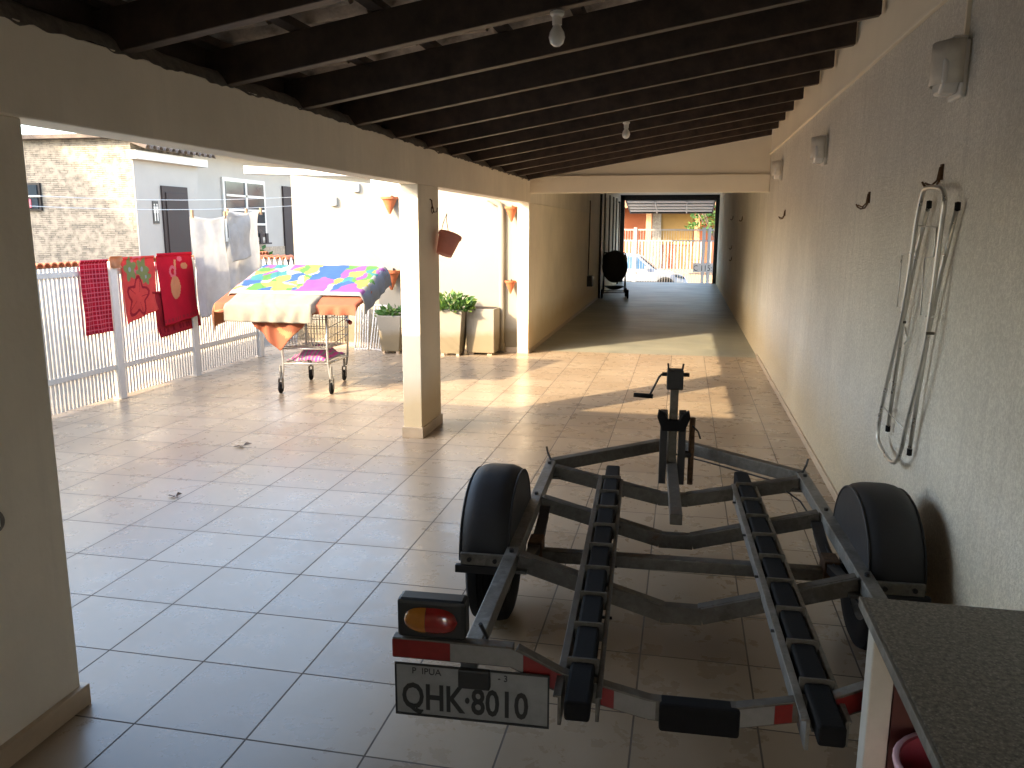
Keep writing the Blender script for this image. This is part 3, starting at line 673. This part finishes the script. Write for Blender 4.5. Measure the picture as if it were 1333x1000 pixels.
MB().lathe([(0,0),(.062,0),(.088,.15),(.095,.15),(.095,.175),(.086,.175),(.06,.01),(0,.01)], n=24).build('pot', M['pinkpot'], pp, smooth=True)
MB().tube([(-.08,0,.17),(-.085,0,.25),(-.08,.0,.33)], .003, 5).tube([(.0,-.08,.17),(-.06,-.02,.27),(-.08,.0,.33)], .003, 5).build('hanger', M['rust'], pp)
h = thing('column_hook', 'rusty ring hook on the side of the terrace column above the pink pot', 'hook', (-1.95,6.22,1.78))
MB().tube([(0,0,.06),(.015,0,.05),(.02,0,.0),(.03,.01,-.04),(.05,.02,-.035),(.055,.02,-.005)], .005, 6).build('prong', M['rust'], h, smooth=2)
MB().lathe([(.026,-.004),(.032,0),(.026,.004),(.022,0),(.026,-.004)], (.02,0,-.02), 16, 'x').build('ring', M['rust'], h, smooth=2)

# ------------------------------------------------------------------ cloth helper
def cloth(name, label, cat, fn, nu, nv, mats, pat=None, group=None, thick=.003, parent=None):
    o = MB().grid(fn, nu, nv, pat).build(name, mats, parent, smooth=2, fix=False, solid=thick)
    if parent is None: tag(o, label, cat, group)
    return o
def nz(a, b, c=0): return noise.noise(Vector((a, b, c)))
def hang(y0, y1, z0, z1, x=-5.21, skew=0, sag=0, wav=.02, k=14, seed=0, drop2=0):
    def fn(u, v):
        y = y0+(y1-y0)*u + skew*v; z = z0+(z1-z0)*v + drop2*u*v
        z -= sag*math.sin(u*PI)*(1-v)
        xx = x + wav*(v**.7)*math.sin(u*k+seed)*.6 + wav*nz(u*3+seed, v*2)*1.2 + (.012 if v < .04 else 0)
        return (xx, y, z)
    return fn
def plaid(u, v):
    a = (u*9) % 1 < .16; b_ = (v*16) % 1 < .13; c_ = (u*9) % 1 > .55 and (u*9) % 1 < .64
    return 1 if (a or b_) else (2 if c_ or ((v*16) % 1 > .55 and (v*16) % 1 < .66) else 0)
cloth('striped_towel', 'dark red checked towel hanging leftmost on the slatted fence', 'towel', hang(6.32,6.68,1.33,.66, wav=.012), 60, 100, [F['red'],F['pinkline'],F['maroonline']], plaid, 'towels on the fence')
def floral(u, v):
    du, dv = (u-.42)*1.0, (v-.66)*1.0
    a = math.atan2(dv, du); r = math.hypot(du, dv)
    if r < .30 + .07*math.cos(5*a+.8):
        return 1 if (abs(r-.27-.06*math.cos(5*a+.8)) < .028 or abs(math.sin(2.5*a)) < .07 and r > .08) else 0
    for cu, cv, q in ((.25,.2,.16),(.62,.22,.17),(.72,.36,.12),(.5,.33,.1)):
        du, dv = u-cu, v-cv; a = math.atan2(dv, du); r = math.hypot(du, dv)
        if r < q*(1+.25*math.cos(5*a+cu*9)): return 3 if r < q*.25 else 2
    if abs(math.hypot(u-.45, v-.12)-.13) < .03: return 4
    return 0
cloth('floral_towel', 'coral red towel printed with a big flower and green leaves on the fence', 'towel', hang(6.86,7.36,1.34,.70,skew=.03,drop2=.10, wav=.012, seed=2), 90, 90, [F['coral'],F['dred'],F['green'],F['white'],F['pinkline']], floral, 'towels on the fence')
def fruit(u, v):
    if ((u-.42)/.15)**2+((v-.50)/.17)**2 < 1: return 1
    if ((u-.38)/.10)**2+((v-.27)/.09)**2 < 1 and ((u-.38)/.055)**2+((v-.27)/.045)**2 > 1: return 2
    if abs(u-.42-(.4-v)*.2) < .03 and .1 < v < .38: return 1
    if ((u-.72)/.10)**2+((v-.20)/.05)**2 < 1: return 1
    if ((u-.62)/.07)**2+((v-.09)/.04)**2 < 1: return 2
    if .92 < v < .97 and math.sin(u*70) > 0: return 3
    return 0
cloth('fruit_towel', 'crimson towel with an orange fruit print, rightmost and topmost on the fence', 'towel', hang(7.37,7.97,1.36,.62,skew=.08, wav=.012, seed=4,drop2=.05, x=-5.185), 80, 90, [F['red'],F['peach'],F['pinkline'],F['dred']], fruit, 'towels on the fence')
cloth('lower_towel', 'darker red fringed towel showing beneath the fruit print towel', 'towel', hang(7.30,8.02,.98,.50,skew=.10, wav=.012, seed=5,drop2=.05,x=-5.215), 80, 60, [F['dred'],F['maroonline']], lambda u, v: 1 if (.8 < v < .92 and math.sin(u*60)*math.sin(u*23) > .1) else 0, 'towels on the fence')
# sheets on the line
SH = [F['sheet']]
cloth('bed_sheet', 'left white sheet on the washing line, reaching lowest', 'sheet', hang(7.84,8.52,1.76,.66,x=-5.08,sag=.05,wav=.05,k=9,seed=1,skew=.05), 50, 50, SH, group='white sheets on the washing line', thick=.002)
cloth('folded_sheet', 'white pillowcase pinned middle on the washing line', 'sheet', hang(8.52,8.98,1.80,1.22,x=-5.05,sag=.04,wav=.03,k=7,seed=3,skew=.04,drop2=.06), 40, 40, SH, group='white sheets on the washing line', thick=.002)
cloth('bed_sheet', 'right white sheet on the washing line, next to the cart', 'sheet', hang(8.54,9.32,1.82,.80,x=-5.10,sag=.03,wav=.06,k=11,seed=6,skew=.02), 50, 50, SH, group='white sheets on the washing line', thick=.002)
for (a, b_, lab) in (((-5.06,2.6,1.86),(-4.9,10.56,1.93),'washing line the white sheets hang from'), ((-5.5,11.2,2.0),(-3.9,10.55,2.02),'short washing line in front of the sunlit wall'), ((-5.30,2.6,1.95),(-5.15,10.56,2.03),'higher washing line behind the sheets')):
    a = Vector(a); b_ = Vector(b_)
    tag(MB().tube([a.lerp(b_, i/12)-Vector((0,0,.12*math.sin(PI*i/12))) for i in range(13)], .003, 5).build('washing_line', M['white_plastic']), lab, 'washing line')
for y, z in ((7.86,1.765),(8.49,1.765),(8.55,1.80),(8.96,1.81),(9.30,1.82)):
    o = tag(MB().box(-.008,.008,-.02,.0,-.05,.03).box(-.008,.008,.002,.016,-.05,.03).build('clothes_peg', M['peach']), 'wooden clothes peg holding a white sheet on the line', 'peg', 'clothes pegs'); o.location = (-5.06,y,z)
cloth('fence_cloth', 'small peach cloth between the two left towels on the fence', 'cloth', hang(6.69,6.86,1.35,1.24,x=-5.19,wav=.02,seed=8), 14, 10, [F['peach']])

# ------------------------------------------------------------------ shopping cart with blankets
ct = thing('shopping_cart', 'wire shopping cart with red handle grip carrying draped blankets', 'shopping cart', (-3.66,7.72,0), R(8))
hw = .225
m = MB()
for s in (-1, 1):
    m.tube([(s*hw,-.36,.30),(s*hw,.36,.27),(s*hw*.9,.38,.17)], .011, 8)
    m.tube([(s*hw,-.36,.78),(s*hw,-.38,.45),(s*hw,-.36,.30),(s*hw*1.05,-.36,.20),(s*hw*1.12,-.37,.13)], .012, 8)
    m.tube([(s*hw,.36,.27),(s*hw,.40,.60),(s*hw,.44,.93)], .012, 8)
m.tube([(-hw,-.36,.30),(hw,-.36,.30)], .010, 8).tube([(-hw,.36,.27),(hw,.36,.27)], .010, 8).tube([(-hw,-.38,.45),(hw,-.38,.45)], .008, 8).tube([(-hw,.44,.92),(hw,.44,.92)], .012, 8)
m.build('frame', M['chrome'], ct, smooth=2)
m = MB(); wr = .0035
for i in range(15):
    x = -hw+.01+i*(2*hw-.02)/14; m.tube([(x,-.37,.80),(x,-.35,.46),(x,.34,.40),(x,.38,.90)], wr, 5)
for j in range(9):
    y = -.35+j*.09; 
    for s in (-1, 1): m.tube([(s*hw,y,.44),(s*(hw+.01),y-.01,.82)], wr, 5)
    m.tube([(-hw,y,.45-j*.005),(hw,y,.45-j*.005)], wr, 5)
for z in (.47,.55,.65,.74,.80): m.tube([(-hw-.005,-.37,z),(hw+.005,-.37,z),(hw+.008,.38,z+.03),(-hw-.008,.38,z+.03)], .0045, 5, True)
m.build('wire_basket', M['chrome'], ct, smooth=2)
m = MB()
for i in range(9):
    x = -hw+.03+i*(2*hw-.06)/8; m.tube([(x,-.34,.30),(x,.34,.28)], .0035, 5)
m.build('lower_rack', M['chrome'], ct)
MB().tube([(hw+.03,.30,.66),(hw+.075,.24,.64)], .022, 12).tube([(hw,.36,.70),(hw+.05,.27,.65)], .008, 6).build('grip', M['redlens'], ct, smooth=2)
for sx, sy in ((-1,-1),(1,-1),(-1,1),(1,1)):
    cx_, cy_ = sx*hw*1.08*(1.05 if sy < 0 else .75), sy*.37
    cs = MB().box(cx_-.022,cx_-.016,cy_-.03,cy_+.02,.05,.15).box(cx_+.016,cx_+.022,cy_-.03,cy_+.02,.05,.15).box(cx_-.022,cx_+.022,cy_-.02,cy_+.02,.15,.158).tube([(cx_,cy_,.158),(cx_,cy_,.28)], .012, 8).build('caster', M['galv_l'], ct, bevel=.002)
    MB().lathe([(0,-.013),(.05,-.013),(.058,-.008),(.058,.008),(.05,.013),(0,.013)], (cx_,cy_-.008,.059), 20, 'x').build('wheel', RB, cs, smooth=True)
o = cloth('striped_cloth', 'pink and white striped cloth on the lower rack of the cart', 'cloth', lambda u, v: (-3.62-.2+.4*u, 7.40+.5*v, .325+.12*math.sin(u*PI)*math.sin(v*PI)**.5+.02*nz(u*6,v*6)), 50, 30, [F['pink'],F['white']], lambda u, v: int(u*22) % 2)
bd = thing('drying_board', 'board laid across the shopping cart under the blankets', 'board')
BZ = lambda y: .935 + (y-7.42)*.33
MB().prism([(7.30,BZ(7.30)-.02),(8.15,BZ(8.15)-.02),(8.15,BZ(8.15)),(7.30,BZ(7.30))], -4.45, -3.05, 'yz').build('board', M['batten'], bd)
def drape(x0, x1, y0, y1, lift, dl, dr, df, db, seed, curve=.03, wob=.02, diag=None):
    W = x1-x0; D = y1-y0
    def fn(u, v):
        sx = -dl + u*(W+dl+dr); sy = -df + v*(D+df+db)
        if diag: sy, sx = diag(sx, sy, u, v)
        ex = -min(sx, 0) + max(sx-W, 0); ey = -min(sy, 0) + max(sy-D, 0)
        cx = min(max(sx, 0), W); cy = min(max(sy, 0), D)
        x = x0+cx + (curve*(1-math.exp(-ex/.05)))*(-1 if sx < 0 else 1)
        y = y0+cy + (curve*(1-math.exp(-ey/.05)))*(-1 if sy < 0 else 1)
        z = BZ(y0+cy) + lift - math.hypot(ex, ey)
        e = max(ex, ey)
        fold = wob*min(1, e/.1)*math.sin((sx if ey > ex else sy)*34+seed*3 + 3*nz(sx*4, sy*4, seed))
        if ey >= ex: y += fold*(1 if e > 0 else 0)
        else: x += fold
        z += .010*nz(sx*6, sy*6, seed) * (1 if e < .01 else .4)
        return (x, y, z)
    return fn
# salmon blanket: lowest layer; its front hangs to a point
def dg(sx, sy, u, v):
    if sy < 0:
        lim = max(.09, .46 - abs(sx-.68)*1.0); sy = sy*lim/.44
    return sy, sx
cloth('salmon_blanket', 'salmon pink blanket, lowest layer on the cart, hanging in a point', 'blanket', drape(-4.50,-3.03,7.27,8.12,.006,.27,.03,.44,.15,1, diag=dg, wob=.022), 90, 70, [F['salmon'],F['peach']], lambda u, v: 1 if (u < .16 or (v < .35 and abs(abs(u*1.7-.66)+v*1.2-.42) < .03)) else 0, 'blankets on the cart')
cloth('cream_blanket', 'thick cream quilted blanket between salmon blanket and patchwork quilt', 'blanket', drape(-4.34,-3.46,7.20,7.95,.030,.03,.08,.17,.0,2, wob=.010), 80, 70, [F['cream']], None, 'blankets on the cart', thick=.012)
rq = random.Random(4)
seeds = [(rq.uniform(0,1), rq.uniform(0,1), rq.randrange(8)) for _ in range(110)]
def quilt(u, v):
    if v < .05: return 5
    u += .022*noise.noise(Vector((u*12, v*7, 2)))*1.5; v += .06*noise.noise(Vector((u*11, v*6, 7)))*1.6
    best = min(seeds, key=lambda s_: ((s_[0]-u)*2.2)**2+(s_[1]-v)**2 + .0)
    sq = int(u*6)
    if sq in (3,) : return 0 if v > .45 else 4
    if u < .12: return 8 if (v < .8) else 0
    if u > .90: return 8
    return best[2]
cloth('patchwork_quilt', 'bright multicoloured patchwork quilt on top of the cart', 'blanket', drape(-4.42,-3.06,7.46,8.14,.052,.18,.20,.03,.1,3, curve=.055, wob=.008), 120, 70, [F['blue'],F['qgreen'],F['yellow'],F['teal'],F['violet'],F['white'],F['qgreen'],F['yellow'],F['greyblue']], quilt, 'blankets on the cart', thick=.008)

# small debris on the floor
for x, y, s_, lab in ((-3.19,5.40,.09,'larger dark dry leaf scrap on the tiled floor'), (-2.98,4.25,.06,'smaller dark dry leaf scrap on the tiled floor'), (-2.95,9.0,.07,'dark scrap on the tiles behind the cart')):
    m = MB(); rd = random.Random(int(x*100))
    for i in range(5): a = rd.uniform(0, 6.28); q = s_*rd.uniform(.5,1); m.add([(0,0,.004),(q*math.cos(a),q*math.sin(a),.008),(q*.7*math.cos(a+.5),q*.7*math.sin(a+.5),.02)], [(0,1,2)])
    o = tag(m.build('dry_leaf', M['bark'], fix=False), lab, 'leaf'); o.location = (x,y,0)

# ------------------------------------------------------------------ neighbouring houses
hs = thing('stone_clad_house', 'neighbouring house part clad in split stone with a small sliding window', 'house')
MB().box(-14,-8.02,11.0,12.6,-.02,2.90).build('stone_wall', M['stone'], hs)
MB().prism([(-14.2,2.90),(-7.85,2.90),(-7.85,2.96),(-14.2,2.96)], 10.85, 12.7).build('roof_edge', M['darktile'], hs)
wn = MB().box(-10.7,-9.60,10.96,10.999,1.86,2.27).build('window_frame', M['darksteel'], hs); MB().box(-10.7,-9.58,10.93,10.9585,2.06,2.085).build('sash_rail', M['white_paint'], wn)
MB().box(-10.66,-9.64,10.945,10.959,2.09,2.24).box(-10.66,-9.64,10.945,10.959,1.89,2.05).build('pane', M['glassdark'], wn)
MB().box(-9.82,-9.75,10.93,10.944,1.90,2.03).build('curtain', M['pinkplastic'], wn)

ph = thing('restroom_block', 'white block with brown door, restroom sign and scalloped tile eave', 'house')
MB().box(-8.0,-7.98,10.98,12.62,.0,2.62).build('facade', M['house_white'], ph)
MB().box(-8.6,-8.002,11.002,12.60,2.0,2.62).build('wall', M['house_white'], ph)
MB().box(-8.02,-7.86,10.9,12.75,2.60,2.72).build('fascia', M['white_paint'], ph)
MB().box(-7.979,-7.965,10.98,11.5,0,1.14).box(-7.979,-7.965,12.32,12.62,0,1.14).build('plinth', M['plinth'], ph)
dr = MB().box(-7.979,-7.95,11.58,12.26,0,2.25).build('door', M['darkwood'], ph, bevel=.004)
MB().box(-7.949,-7.935,11.66,12.18,1.15,2.15).box(-7.949,-7.935,11.66,12.18,.1,1.05).build('door_panel', M['darkwood'], dr, bevel=.006)
m = MB()
for i in range(12):
    y = 11.0+i*.155; m.lathe([(.06,0),(.075,.55)], (0,0,0), 8, 'x', a0=0, a1=PI); 
    n_ = 18; m.v[-n_:] = [(-7.72-v[0] , v[1]+y, v[2]+2.74+(v[0])*.35) for v in m.v[-n_:]]
m.build('eave_tiles', M['darktile'], ph, solid=.012, fix=False)
sg = thing('restroom_sign', 'small black sign with two white figures beside the brown door', 'sign', (-7.975,11.42,1.84))
MB().box(0,.008,-.07,.07,-.17,.17).build('sign_board', M['black'], sg)
m = MB()
for dy in (-.032,.032):
    m.lathe([(0,0),(.016,0)], (.0095,dy,.115), 12, 'x'); m.prism([(dy-.022,.09),(dy+.022,.09),(dy+.024,-.01),(dy+.012,-.01),(dy+.012,-.13),(dy-.012,-.13),(dy-.012,-.01),(dy-.024,-.01)], .0085, .0105, 'yz')
m.build('figures', M['white_paint'], sg, fix=False)

h2 = thing('white_house', 'long white house in shade with barred window behind the sheets', 'house')
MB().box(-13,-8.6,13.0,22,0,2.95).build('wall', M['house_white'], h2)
MB().box(-8.598,-8.58,13.0,17.0,0,1.22).build('plinth', M['plinth'], h2)
MB().box(-8.9,-8.2,12.8,22,2.95,3.05).build('roof_slab', M['white_paint'], h2)
wn = MB().box(-8.598,-8.56,14.35,15.95,1.35,2.55).build('window_frame', M['white_paint'], h2)
MB().box(-8.559,-8.55,14.42,15.88,1.42,2.48).build('pane', M['glassdark'], wn)
m = MB()
for z in (1.68,1.95,2.22): m.box(-8.549,-8.53,14.42,15.88,z-.02,z+.02)
m.box(-8.549,-8.53,15.12,15.18,1.42,2.48); m.build('window_bar', M['white_paint'], wn)
MB().box(-8.598,-8.56,16.75,17.35,0,2.5).build('door', M['darkwood'], h2)
m = MB()
for i in range(6): m.box(-8.48,-8.45,14.5+i*.24,14.6+i*.24,1.30,1.5)
m.box(-8.55,-8.46,14.4,15.95,1.28,1.31).build('window_box', M['darkwood'], h2)
aw = tag(MB().prism([(-6.9,2.46),(-5.0,2.40),(-5.0,2.46),(-6.9,2.58)], 12.2, 12.5).build('white_awning', M['white_paint']), 'thin white slanted roof fascia above the sunlit wall', 'awning')
bs = thing('garden_shrub', 'low dark green shrub behind the fence beside the stone plinth', 'shrub', (-7.4,13.4,0))
leaf_clump(500,.45,.45,1.15,(0,0,.1),.12,9).build('foliage', [M['leaf'],M['leaf2']], bs, fix=False)
MB().tube([(0,0,0),(.02,0,.5),(0,.02,.9)], .02, 6).build('stem', M['bark'], bs)

# unseen wing & gable (left), added and shaped to shade terrace floor and yard
hw_ = thing('shade_wing', 'unseen house block behind the near wall, added to shade the terrace floor', 'house')
MB().box(-9,-2.15,-10,2.16,0,3.1).build('wall', M['cream'], hw_)
MB().prism([(-9.1,3.1),(-2.15,3.1),(-2.15,3.2),(-9.1,3.2)], -10, 2.30).build('roof_slab', M['claytile'], hw_)
bk = thing('rear_shade_wall', 'unseen cream wall with an open doorway, added behind the camera to darken the terrace', 'wall')  # unseen wall added to darken the terrace; its doorway lets some fill light in
MB().box(-2.1,-.45,-2.4,-2.205,0,3.1).build('wall', M['cream'], bk); MB().box(.25,1.13,-2.4,-2.205,0,3.1).build('wall', M['cream'], bk); MB().box(-.45,.25,-2.4,-2.205,2.1,3.1).build('wall', M['cream'], bk)
ng = thing('shade_gable', 'unseen gabled block left of the yard, added to shade the stone wall', 'house')  # unseen, roof slope shaped to cast the diagonal shadow edge on the stone
MB().prism([(-24,0),(-12.2,0),(-12.2,3.5),(-18,9.4),(-24,3.5)], 1.0, 2.0).build('gable_wall', M['house_white'], ng)

# ------------------------------------------------------------------ stroller and broom in the garage
st = thing('stroller', 'folded black baby stroller parked against the left garage wall', 'stroller', (-1.60,19.6,0), R(8))
m = MB()
m.grid(lambda u, v: (.29*math.sin(u*PI)*math.sin((v-.5)*PI), -.08-.20*math.sin(u*PI)*math.cos((v-.5)*PI), .74-.37*math.cos(u*PI)), 20, 18); m.build('seat_shell', M['fabric_black'], st, smooth=2, solid=.02, fix=False)
m = MB().grid(lambda u, v: (.285*math.sin((v-.5)*PI*.98), .04-.30*math.cos((v-.5)*PI)*math.cos(u*PI*.5), .82+.27*math.sin(u*PI*.5)*(.35+.65*math.cos((v-.5)*PI))), 12, 18); m.build('canopy', M['fabric_black'], st, smooth=2, solid=.015, fix=False)
m = MB()
for s in (-1, 1):
    m.tube([(s*.26,-.30,.12),(s*.25,-.1,.5),(s*.27,.12,.98),(s*.26,.2,1.05)], .013, 8).tube([(s*.26,.30,.12),(s*.25,.05,.45),(s*.26,-.12,.62)], .013, 8)
m.tube([(-.26,.2,1.05),(.26,.2,1.05)], .015, 8).tube([(-.26,-.28,.14),(.26,-.28,.14)], .011, 8).tube([(-.26,.28,.14),(.26,.28,.14)], .011, 8)
m.build('frame', M['darksteel'], st, smooth=2)
MB().grid(lambda u, v: (-.22+.44*u, -.25+.45*v, .27-.08*math.sin(u*PI)*math.sin(v*PI)), 10, 10).build('basket', M['fabric_black'], st, solid=.01, fix=False)
for sx in (-1, 1):
    for sy in (-1, 1):
        wo = MB().lathe([(.07,-.022),(.10,-.022),(.11,-.01),(.11,.01),(.10,.022),(.07,.022)], (sx*.30,sy*.29,.11), 20, 'x').build('wheel', M['rubber'], st, smooth=True)
        MB().lathe([(0,-.014),(.072,-.01),(.072,.01),(0,.014)], (sx*.30,sy*.29,.11), 16, 'x').build('hub', M['galv_l'], wo, smooth=True)
br = thing('broom', 'thin broom hanging head down on the left garage wall', 'broom', (-1.93,17.0,.56))
MB().tube([(0,0,.1),(.01,.05,1.62)], .012, 8).build('handle', M['batten'], br)
MB().box(-.012,.10,-.12,.12,-.12,.10).build('brush_head', M['black'], br, bevel=.01)

# ------------------------------------------------------------------ street: gate, car, house opposite, tree
M['gatepaint'] = simple('weathered_gate_paint', (.26,.255,.25), .5, var=.1)
gt = thing('street_gate', 'white barred gate across the driveway with black house number', 'gate', (0,28.3,0))
m = MB(); x = -2.15
while x < 1.15: m.box(x,x+.011,-.01,.01,-.62,1.55); x += .085
m.build('bars', M['gatepaint'], gt)
for z in (1.58,1.22,.13,-.6): MB().box(-2.2,1.2,-.02,-.011,z-.02,z+.03).build('rail', M['gatepaint'], gt)
for x in (-1.64,.62,.80): MB().box(x-.055,x+.055,-.06,.05,-.71,1.66).build('post', M['gatepaint'], gt, bevel=.005)
np_ = MB().box(.30,1.02,-.075,-.065,.18,.50).build('number_plate', M['gatepaint'], gt)
vs, fs = text_mesh('C 115:', .27, Matrix.Translation((.31,-.077,.24)) @ Matrix.Rotation(R(90),4,'X') @ Matrix.Diagonal((.85,1,1,1)))
MB().add(vs, fs).build('house_number', M['black'], np_, fix=False)

car = thing('parked_car', 'white hatchback parked on the street beyond the gate', 'car', (-1.9,30.6,-.76))
# side view faces -Y, nose towards +X
def carprof(x):   # lower body top line
    t = [(-2.05,.80),(-1.9,.93),(-1.0,.96),(.9,.95),(1.25,.90),(1.75,.80),(1.98,.66),(2.05,.50)]
    for a, b_ in zip(t, t[1:]):
        if x <= b_[0]: return a[1]+(b_[1]-a[1])*(x-a[0])/(b_[0]-a[0])
    return t[-1][1]
def body(u, v):
    x = -2.05+4.1*u; ht = carprof(x); e = 1-max(0, abs(x)-1.55)/.5*.28
    secs = [(-.74,.20),(-.83,.28),(-.86,.50),(-.85,.66),(-.80,.97),(-.60,1.0),(0,1.03),(.60,1.0),(.80,.97),(.85,.66),(.86,.5),(.83,.28),(.74,.20)]
    s_ = secs[int(round(v*12))]; z = s_[1] if s_[1] < .3 else .28+(s_[1]-.28)/(1.0-.28)*(ht-.28)
    return (x, s_[0]*e, z)
m = MB().grid(body, 60, 12)
m.f, m.m = m.f, m.m
bo = m.build('body', M['carpaint'], car, smooth=2, fix=False)
gh = [(-1.95,.90),(-1.75,1.30),(-1.2,1.47),(-.3,1.51),(.30,1.44),(.95,.92)]
def cabin(u, v):
    n_ = len(gh)-1; f = u*n_; i = min(n_-1, int(f)); t_ = f-i
    x = gh[i][0]*(1-t_)+gh[i+1][0]*t_; z = gh[i][1]*(1-t_)+gh[i+1][1]*t_
    secs = [(-.78,0),(-.74,.35),(-.66,.80),(-.58,.96),(0,1),(.58,.96),(.66,.80),(.74,.35),(.78,0)]
    s_ = secs[int(round(v*8))]; return (x, s_[0], .88+(z-.88)*s_[1])
MB().grid(cabin, 30, 8).build('roof', M['carpaint'], car, smooth=2, fix=False)
def side_win(poly, nm):
    for sy in (-1, 1):
        vs = [(x, sy*(.792-(z-.88)/.6*.13), z) for x, z in poly]; MB().add(vs, [tuple(range(len(vs)))]).build(nm, M['carglass'], car, fix=False)
side_win([(-.55,.97),(.70,.97),(.24,1.38),(-.28,1.43),(-.55,1.43)], 'window'); side_win([(-1.5,.97),(-.62,.97),(-.62,1.43),(-1.15,1.39),(-1.45,1.2)], 'window')
MB().add([(.96,-.62,.96),(.96,.62,.96),(.36,.54,1.43),(.36,-.54,1.43)], [(0,1,2,3)]).build('windscreen', M['carglass'], car, fix=False)
for sy in (-1, 1):
    MB().box(.55,.70,sy*.93-.08,sy*.93+.08,.95,1.07).build('mirror', M['carpaint'], car, bevel=.02)
    MB().add([(1.62,sy*.80,.70),(1.95,sy*.68,.62),(1.93,sy*.69,.70),(1.60,sy*.79,.80)], [(0,1,2,3)]).build('headlight', M['glassdark'], car, fix=False)
    MB().box(-1.6,1.5,sy*.868-.004,sy*.868+.004,.50,.53).build('side_trim', M['darksteel'], car)
    for xw in (-1.25, 1.28):
        MB().lathe([(.0,-.002),(.36,-.002)], (xw,sy*.868,.33), 28, 'y').build('wheel_arch', M['black'], car, fix=False)
        wo = MB().lathe([(.19,-.10),(.27,-.10),(.315,-.07),(.315,.07),(.27,.10),(.19,.10)], (xw,sy*.80,.315), 28, 'y').build('wheel', M['rubber'], car, smooth=True)
        m = MB().lathe([(0,sy*.04),(.05,sy*.05),(.19,sy*.07)], (xw,sy*.80,.315), 28, 'y')
        for q in range(8):
            a = q*PI/4; m.bar((xw,sy*.885,.315),(xw+.18*math.cos(a),sy*.89,.315+.18*math.sin(a)),.03,.02,(0,1,0))
        m.build('rim', M['galv_l'], wo)

oh = thing('orange_house', 'orange house across the street with peach porch columns and tiled roof', 'house', (0,38,0))
MB().box(-9,6,1.2,6,-.7,2.6).build('wall', M['orange'], oh)
MB().box(-1.45,.35,1.12,1.199,.9,2.3).build('porch_wall', M['ochre'], oh)
for x in (-3.2,-1.62,.52,2.6): MB().box(x-.12,x+.12,-.1,.14,-.7,2.6).build('column', M['peach'], oh, bevel=.01)
MB().box(-1.5,-1.1,1.0,1.10,-.7,2.4).build('door', M['galv_l'], oh)
m = MB().box(-1.5,.4,1.13,1.19,-.1,.2)
MB().grid(lambda u, v: (-10+17*u, -1.0+4.5*v, 2.55+1.3*v+.03*math.sin(u*17/.22*2*PI)), 600, 2).build('roof', M['claytile'], oh, smooth=2, solid=.05, fix=False)
m = MB(); x = -8
while x < 5: m.box(x,x+.03,-1.43,-1.40,-.1,1.1); x += .14
fo = thing('front_railing', 'white railing on a low wall in front of the orange house', 'fence', (0,38,0))
m.build('bars', M['white_paint'], fo); MB().box(-8,5,-1.5,-1.33,-.71,-.1).build('low_wall', M['peach'], fo); MB().box(-8,5,-1.44,-1.39,1.1,1.14).build('rail', M['white_paint'], fo)
def tree(x, y, h, lab, seed, r=1.3):
    o = thing('tree', lab, 'tree', (x,y,-.75)); rd = random.Random(seed); m = MB()
    m.tube([(0,0,0),(.05,0,h*.3),(-.03,.05,h*.55),(0,0,h*.8)], .1, 8, radii=[.14,.11,.08,.04])
    for i in range(7):
        a = rd.uniform(0, 6.28); m.tube([(0,0,h*.45),(math.cos(a)*r*.5,math.sin(a)*r*.5,h*.65),(math.cos(a)*r*.8,math.sin(a)*r*.8,h*.8)], .03, 5)
    m.build('trunk', M['bark'], o, smooth=2); m = MB()
    for i in range(16):
        a = rd.uniform(0, 6.28); q = rd.uniform(.2,1)*r
        m2 = leaf_clump(110,.5,.5,.55,(math.cos(a)*q,math.sin(a)*q,h*rd.uniform(.55,.9)),.16,seed*50+i); m.add(m2.v, m2.f); m.m[-len(m2.m):] = m2.m
    m.build('crown', [M['leaf'], M['leaf2']], o, fix=False)
tree(1.5,37.0,3.8,'leafy green tree at the right of the orange house', 3)
tree(-3.6,45,6,'tree rising behind the orange house', 5, 2)

# ------------------------------------------------------------------ light, world, camera
to_sun = Vector((-1.326,-1.525,1.0)).normalized()
el = math.asin(to_sun.z); az = math.atan2(to_sun.x, to_sun.y)
W = bpy.data.worlds.new('World'); S.world = W; W.use_nodes = True; nt = W.node_tree
sky = nt.nodes.new('ShaderNodeTexSky'); sky.sky_type = 'NISHITA'; sky.sun_disc = False; sky.sun_elevation = el; sky.sun_rotation = az
sky.air_density = 1.0; sky.dust_density = 2.2; sky.ozone_density = .9
nt.links.new(mix(nt, 1.0, sky.outputs[0], (1.0,.965,.91), 'MULTIPLY'), nt.nodes['Background'].inputs[0]); nt.nodes['Background'].inputs[1].default_value = 1.42
sun = bpy.data.lights.new('sun', 'SUN'); sun.energy = 13.0; sun.angle = R(.5); sun.color = (1, .79, .52)
so = bpy.data.objects.new('sun', sun); COL.objects.link(so); so.rotation_euler = (-to_sun).to_track_quat('-Z', 'Y').to_euler()

cam = bpy.data.cameras.new('camera'); co = bpy.data.objects.new('camera', cam); COL.objects.link(co)
cam.sensor_width = 36; cam.lens = 1062/1333*36; cam.clip_start = .05; cam.clip_end = 1500
RX = Vector((0.9789,0.0416,-0.1999)); RY = Vector((0.2042,-0.1829,0.9617)); RZ = Vector((0.0034,-0.9822,-0.1876))
# rows: world axes in camera coordinates (x right, y down, z forward)
Mx = Matrix(((RX[0], -RX[1], -RX[2]), (RY[0], -RY[1], -RY[2]), (RZ[0], -RZ[1], -RZ[2]))).to_4x4()
co.matrix_world = Matrix.Translation((0,0,1.62)) @ Mx
S.camera = co
S.view_settings.view_transform = 'Standard'; S.view_settings.look = 'None'; S.view_settings.exposure = 0
S.cycles.max_bounces = 12; S.cycles.diffuse_bounces = 8
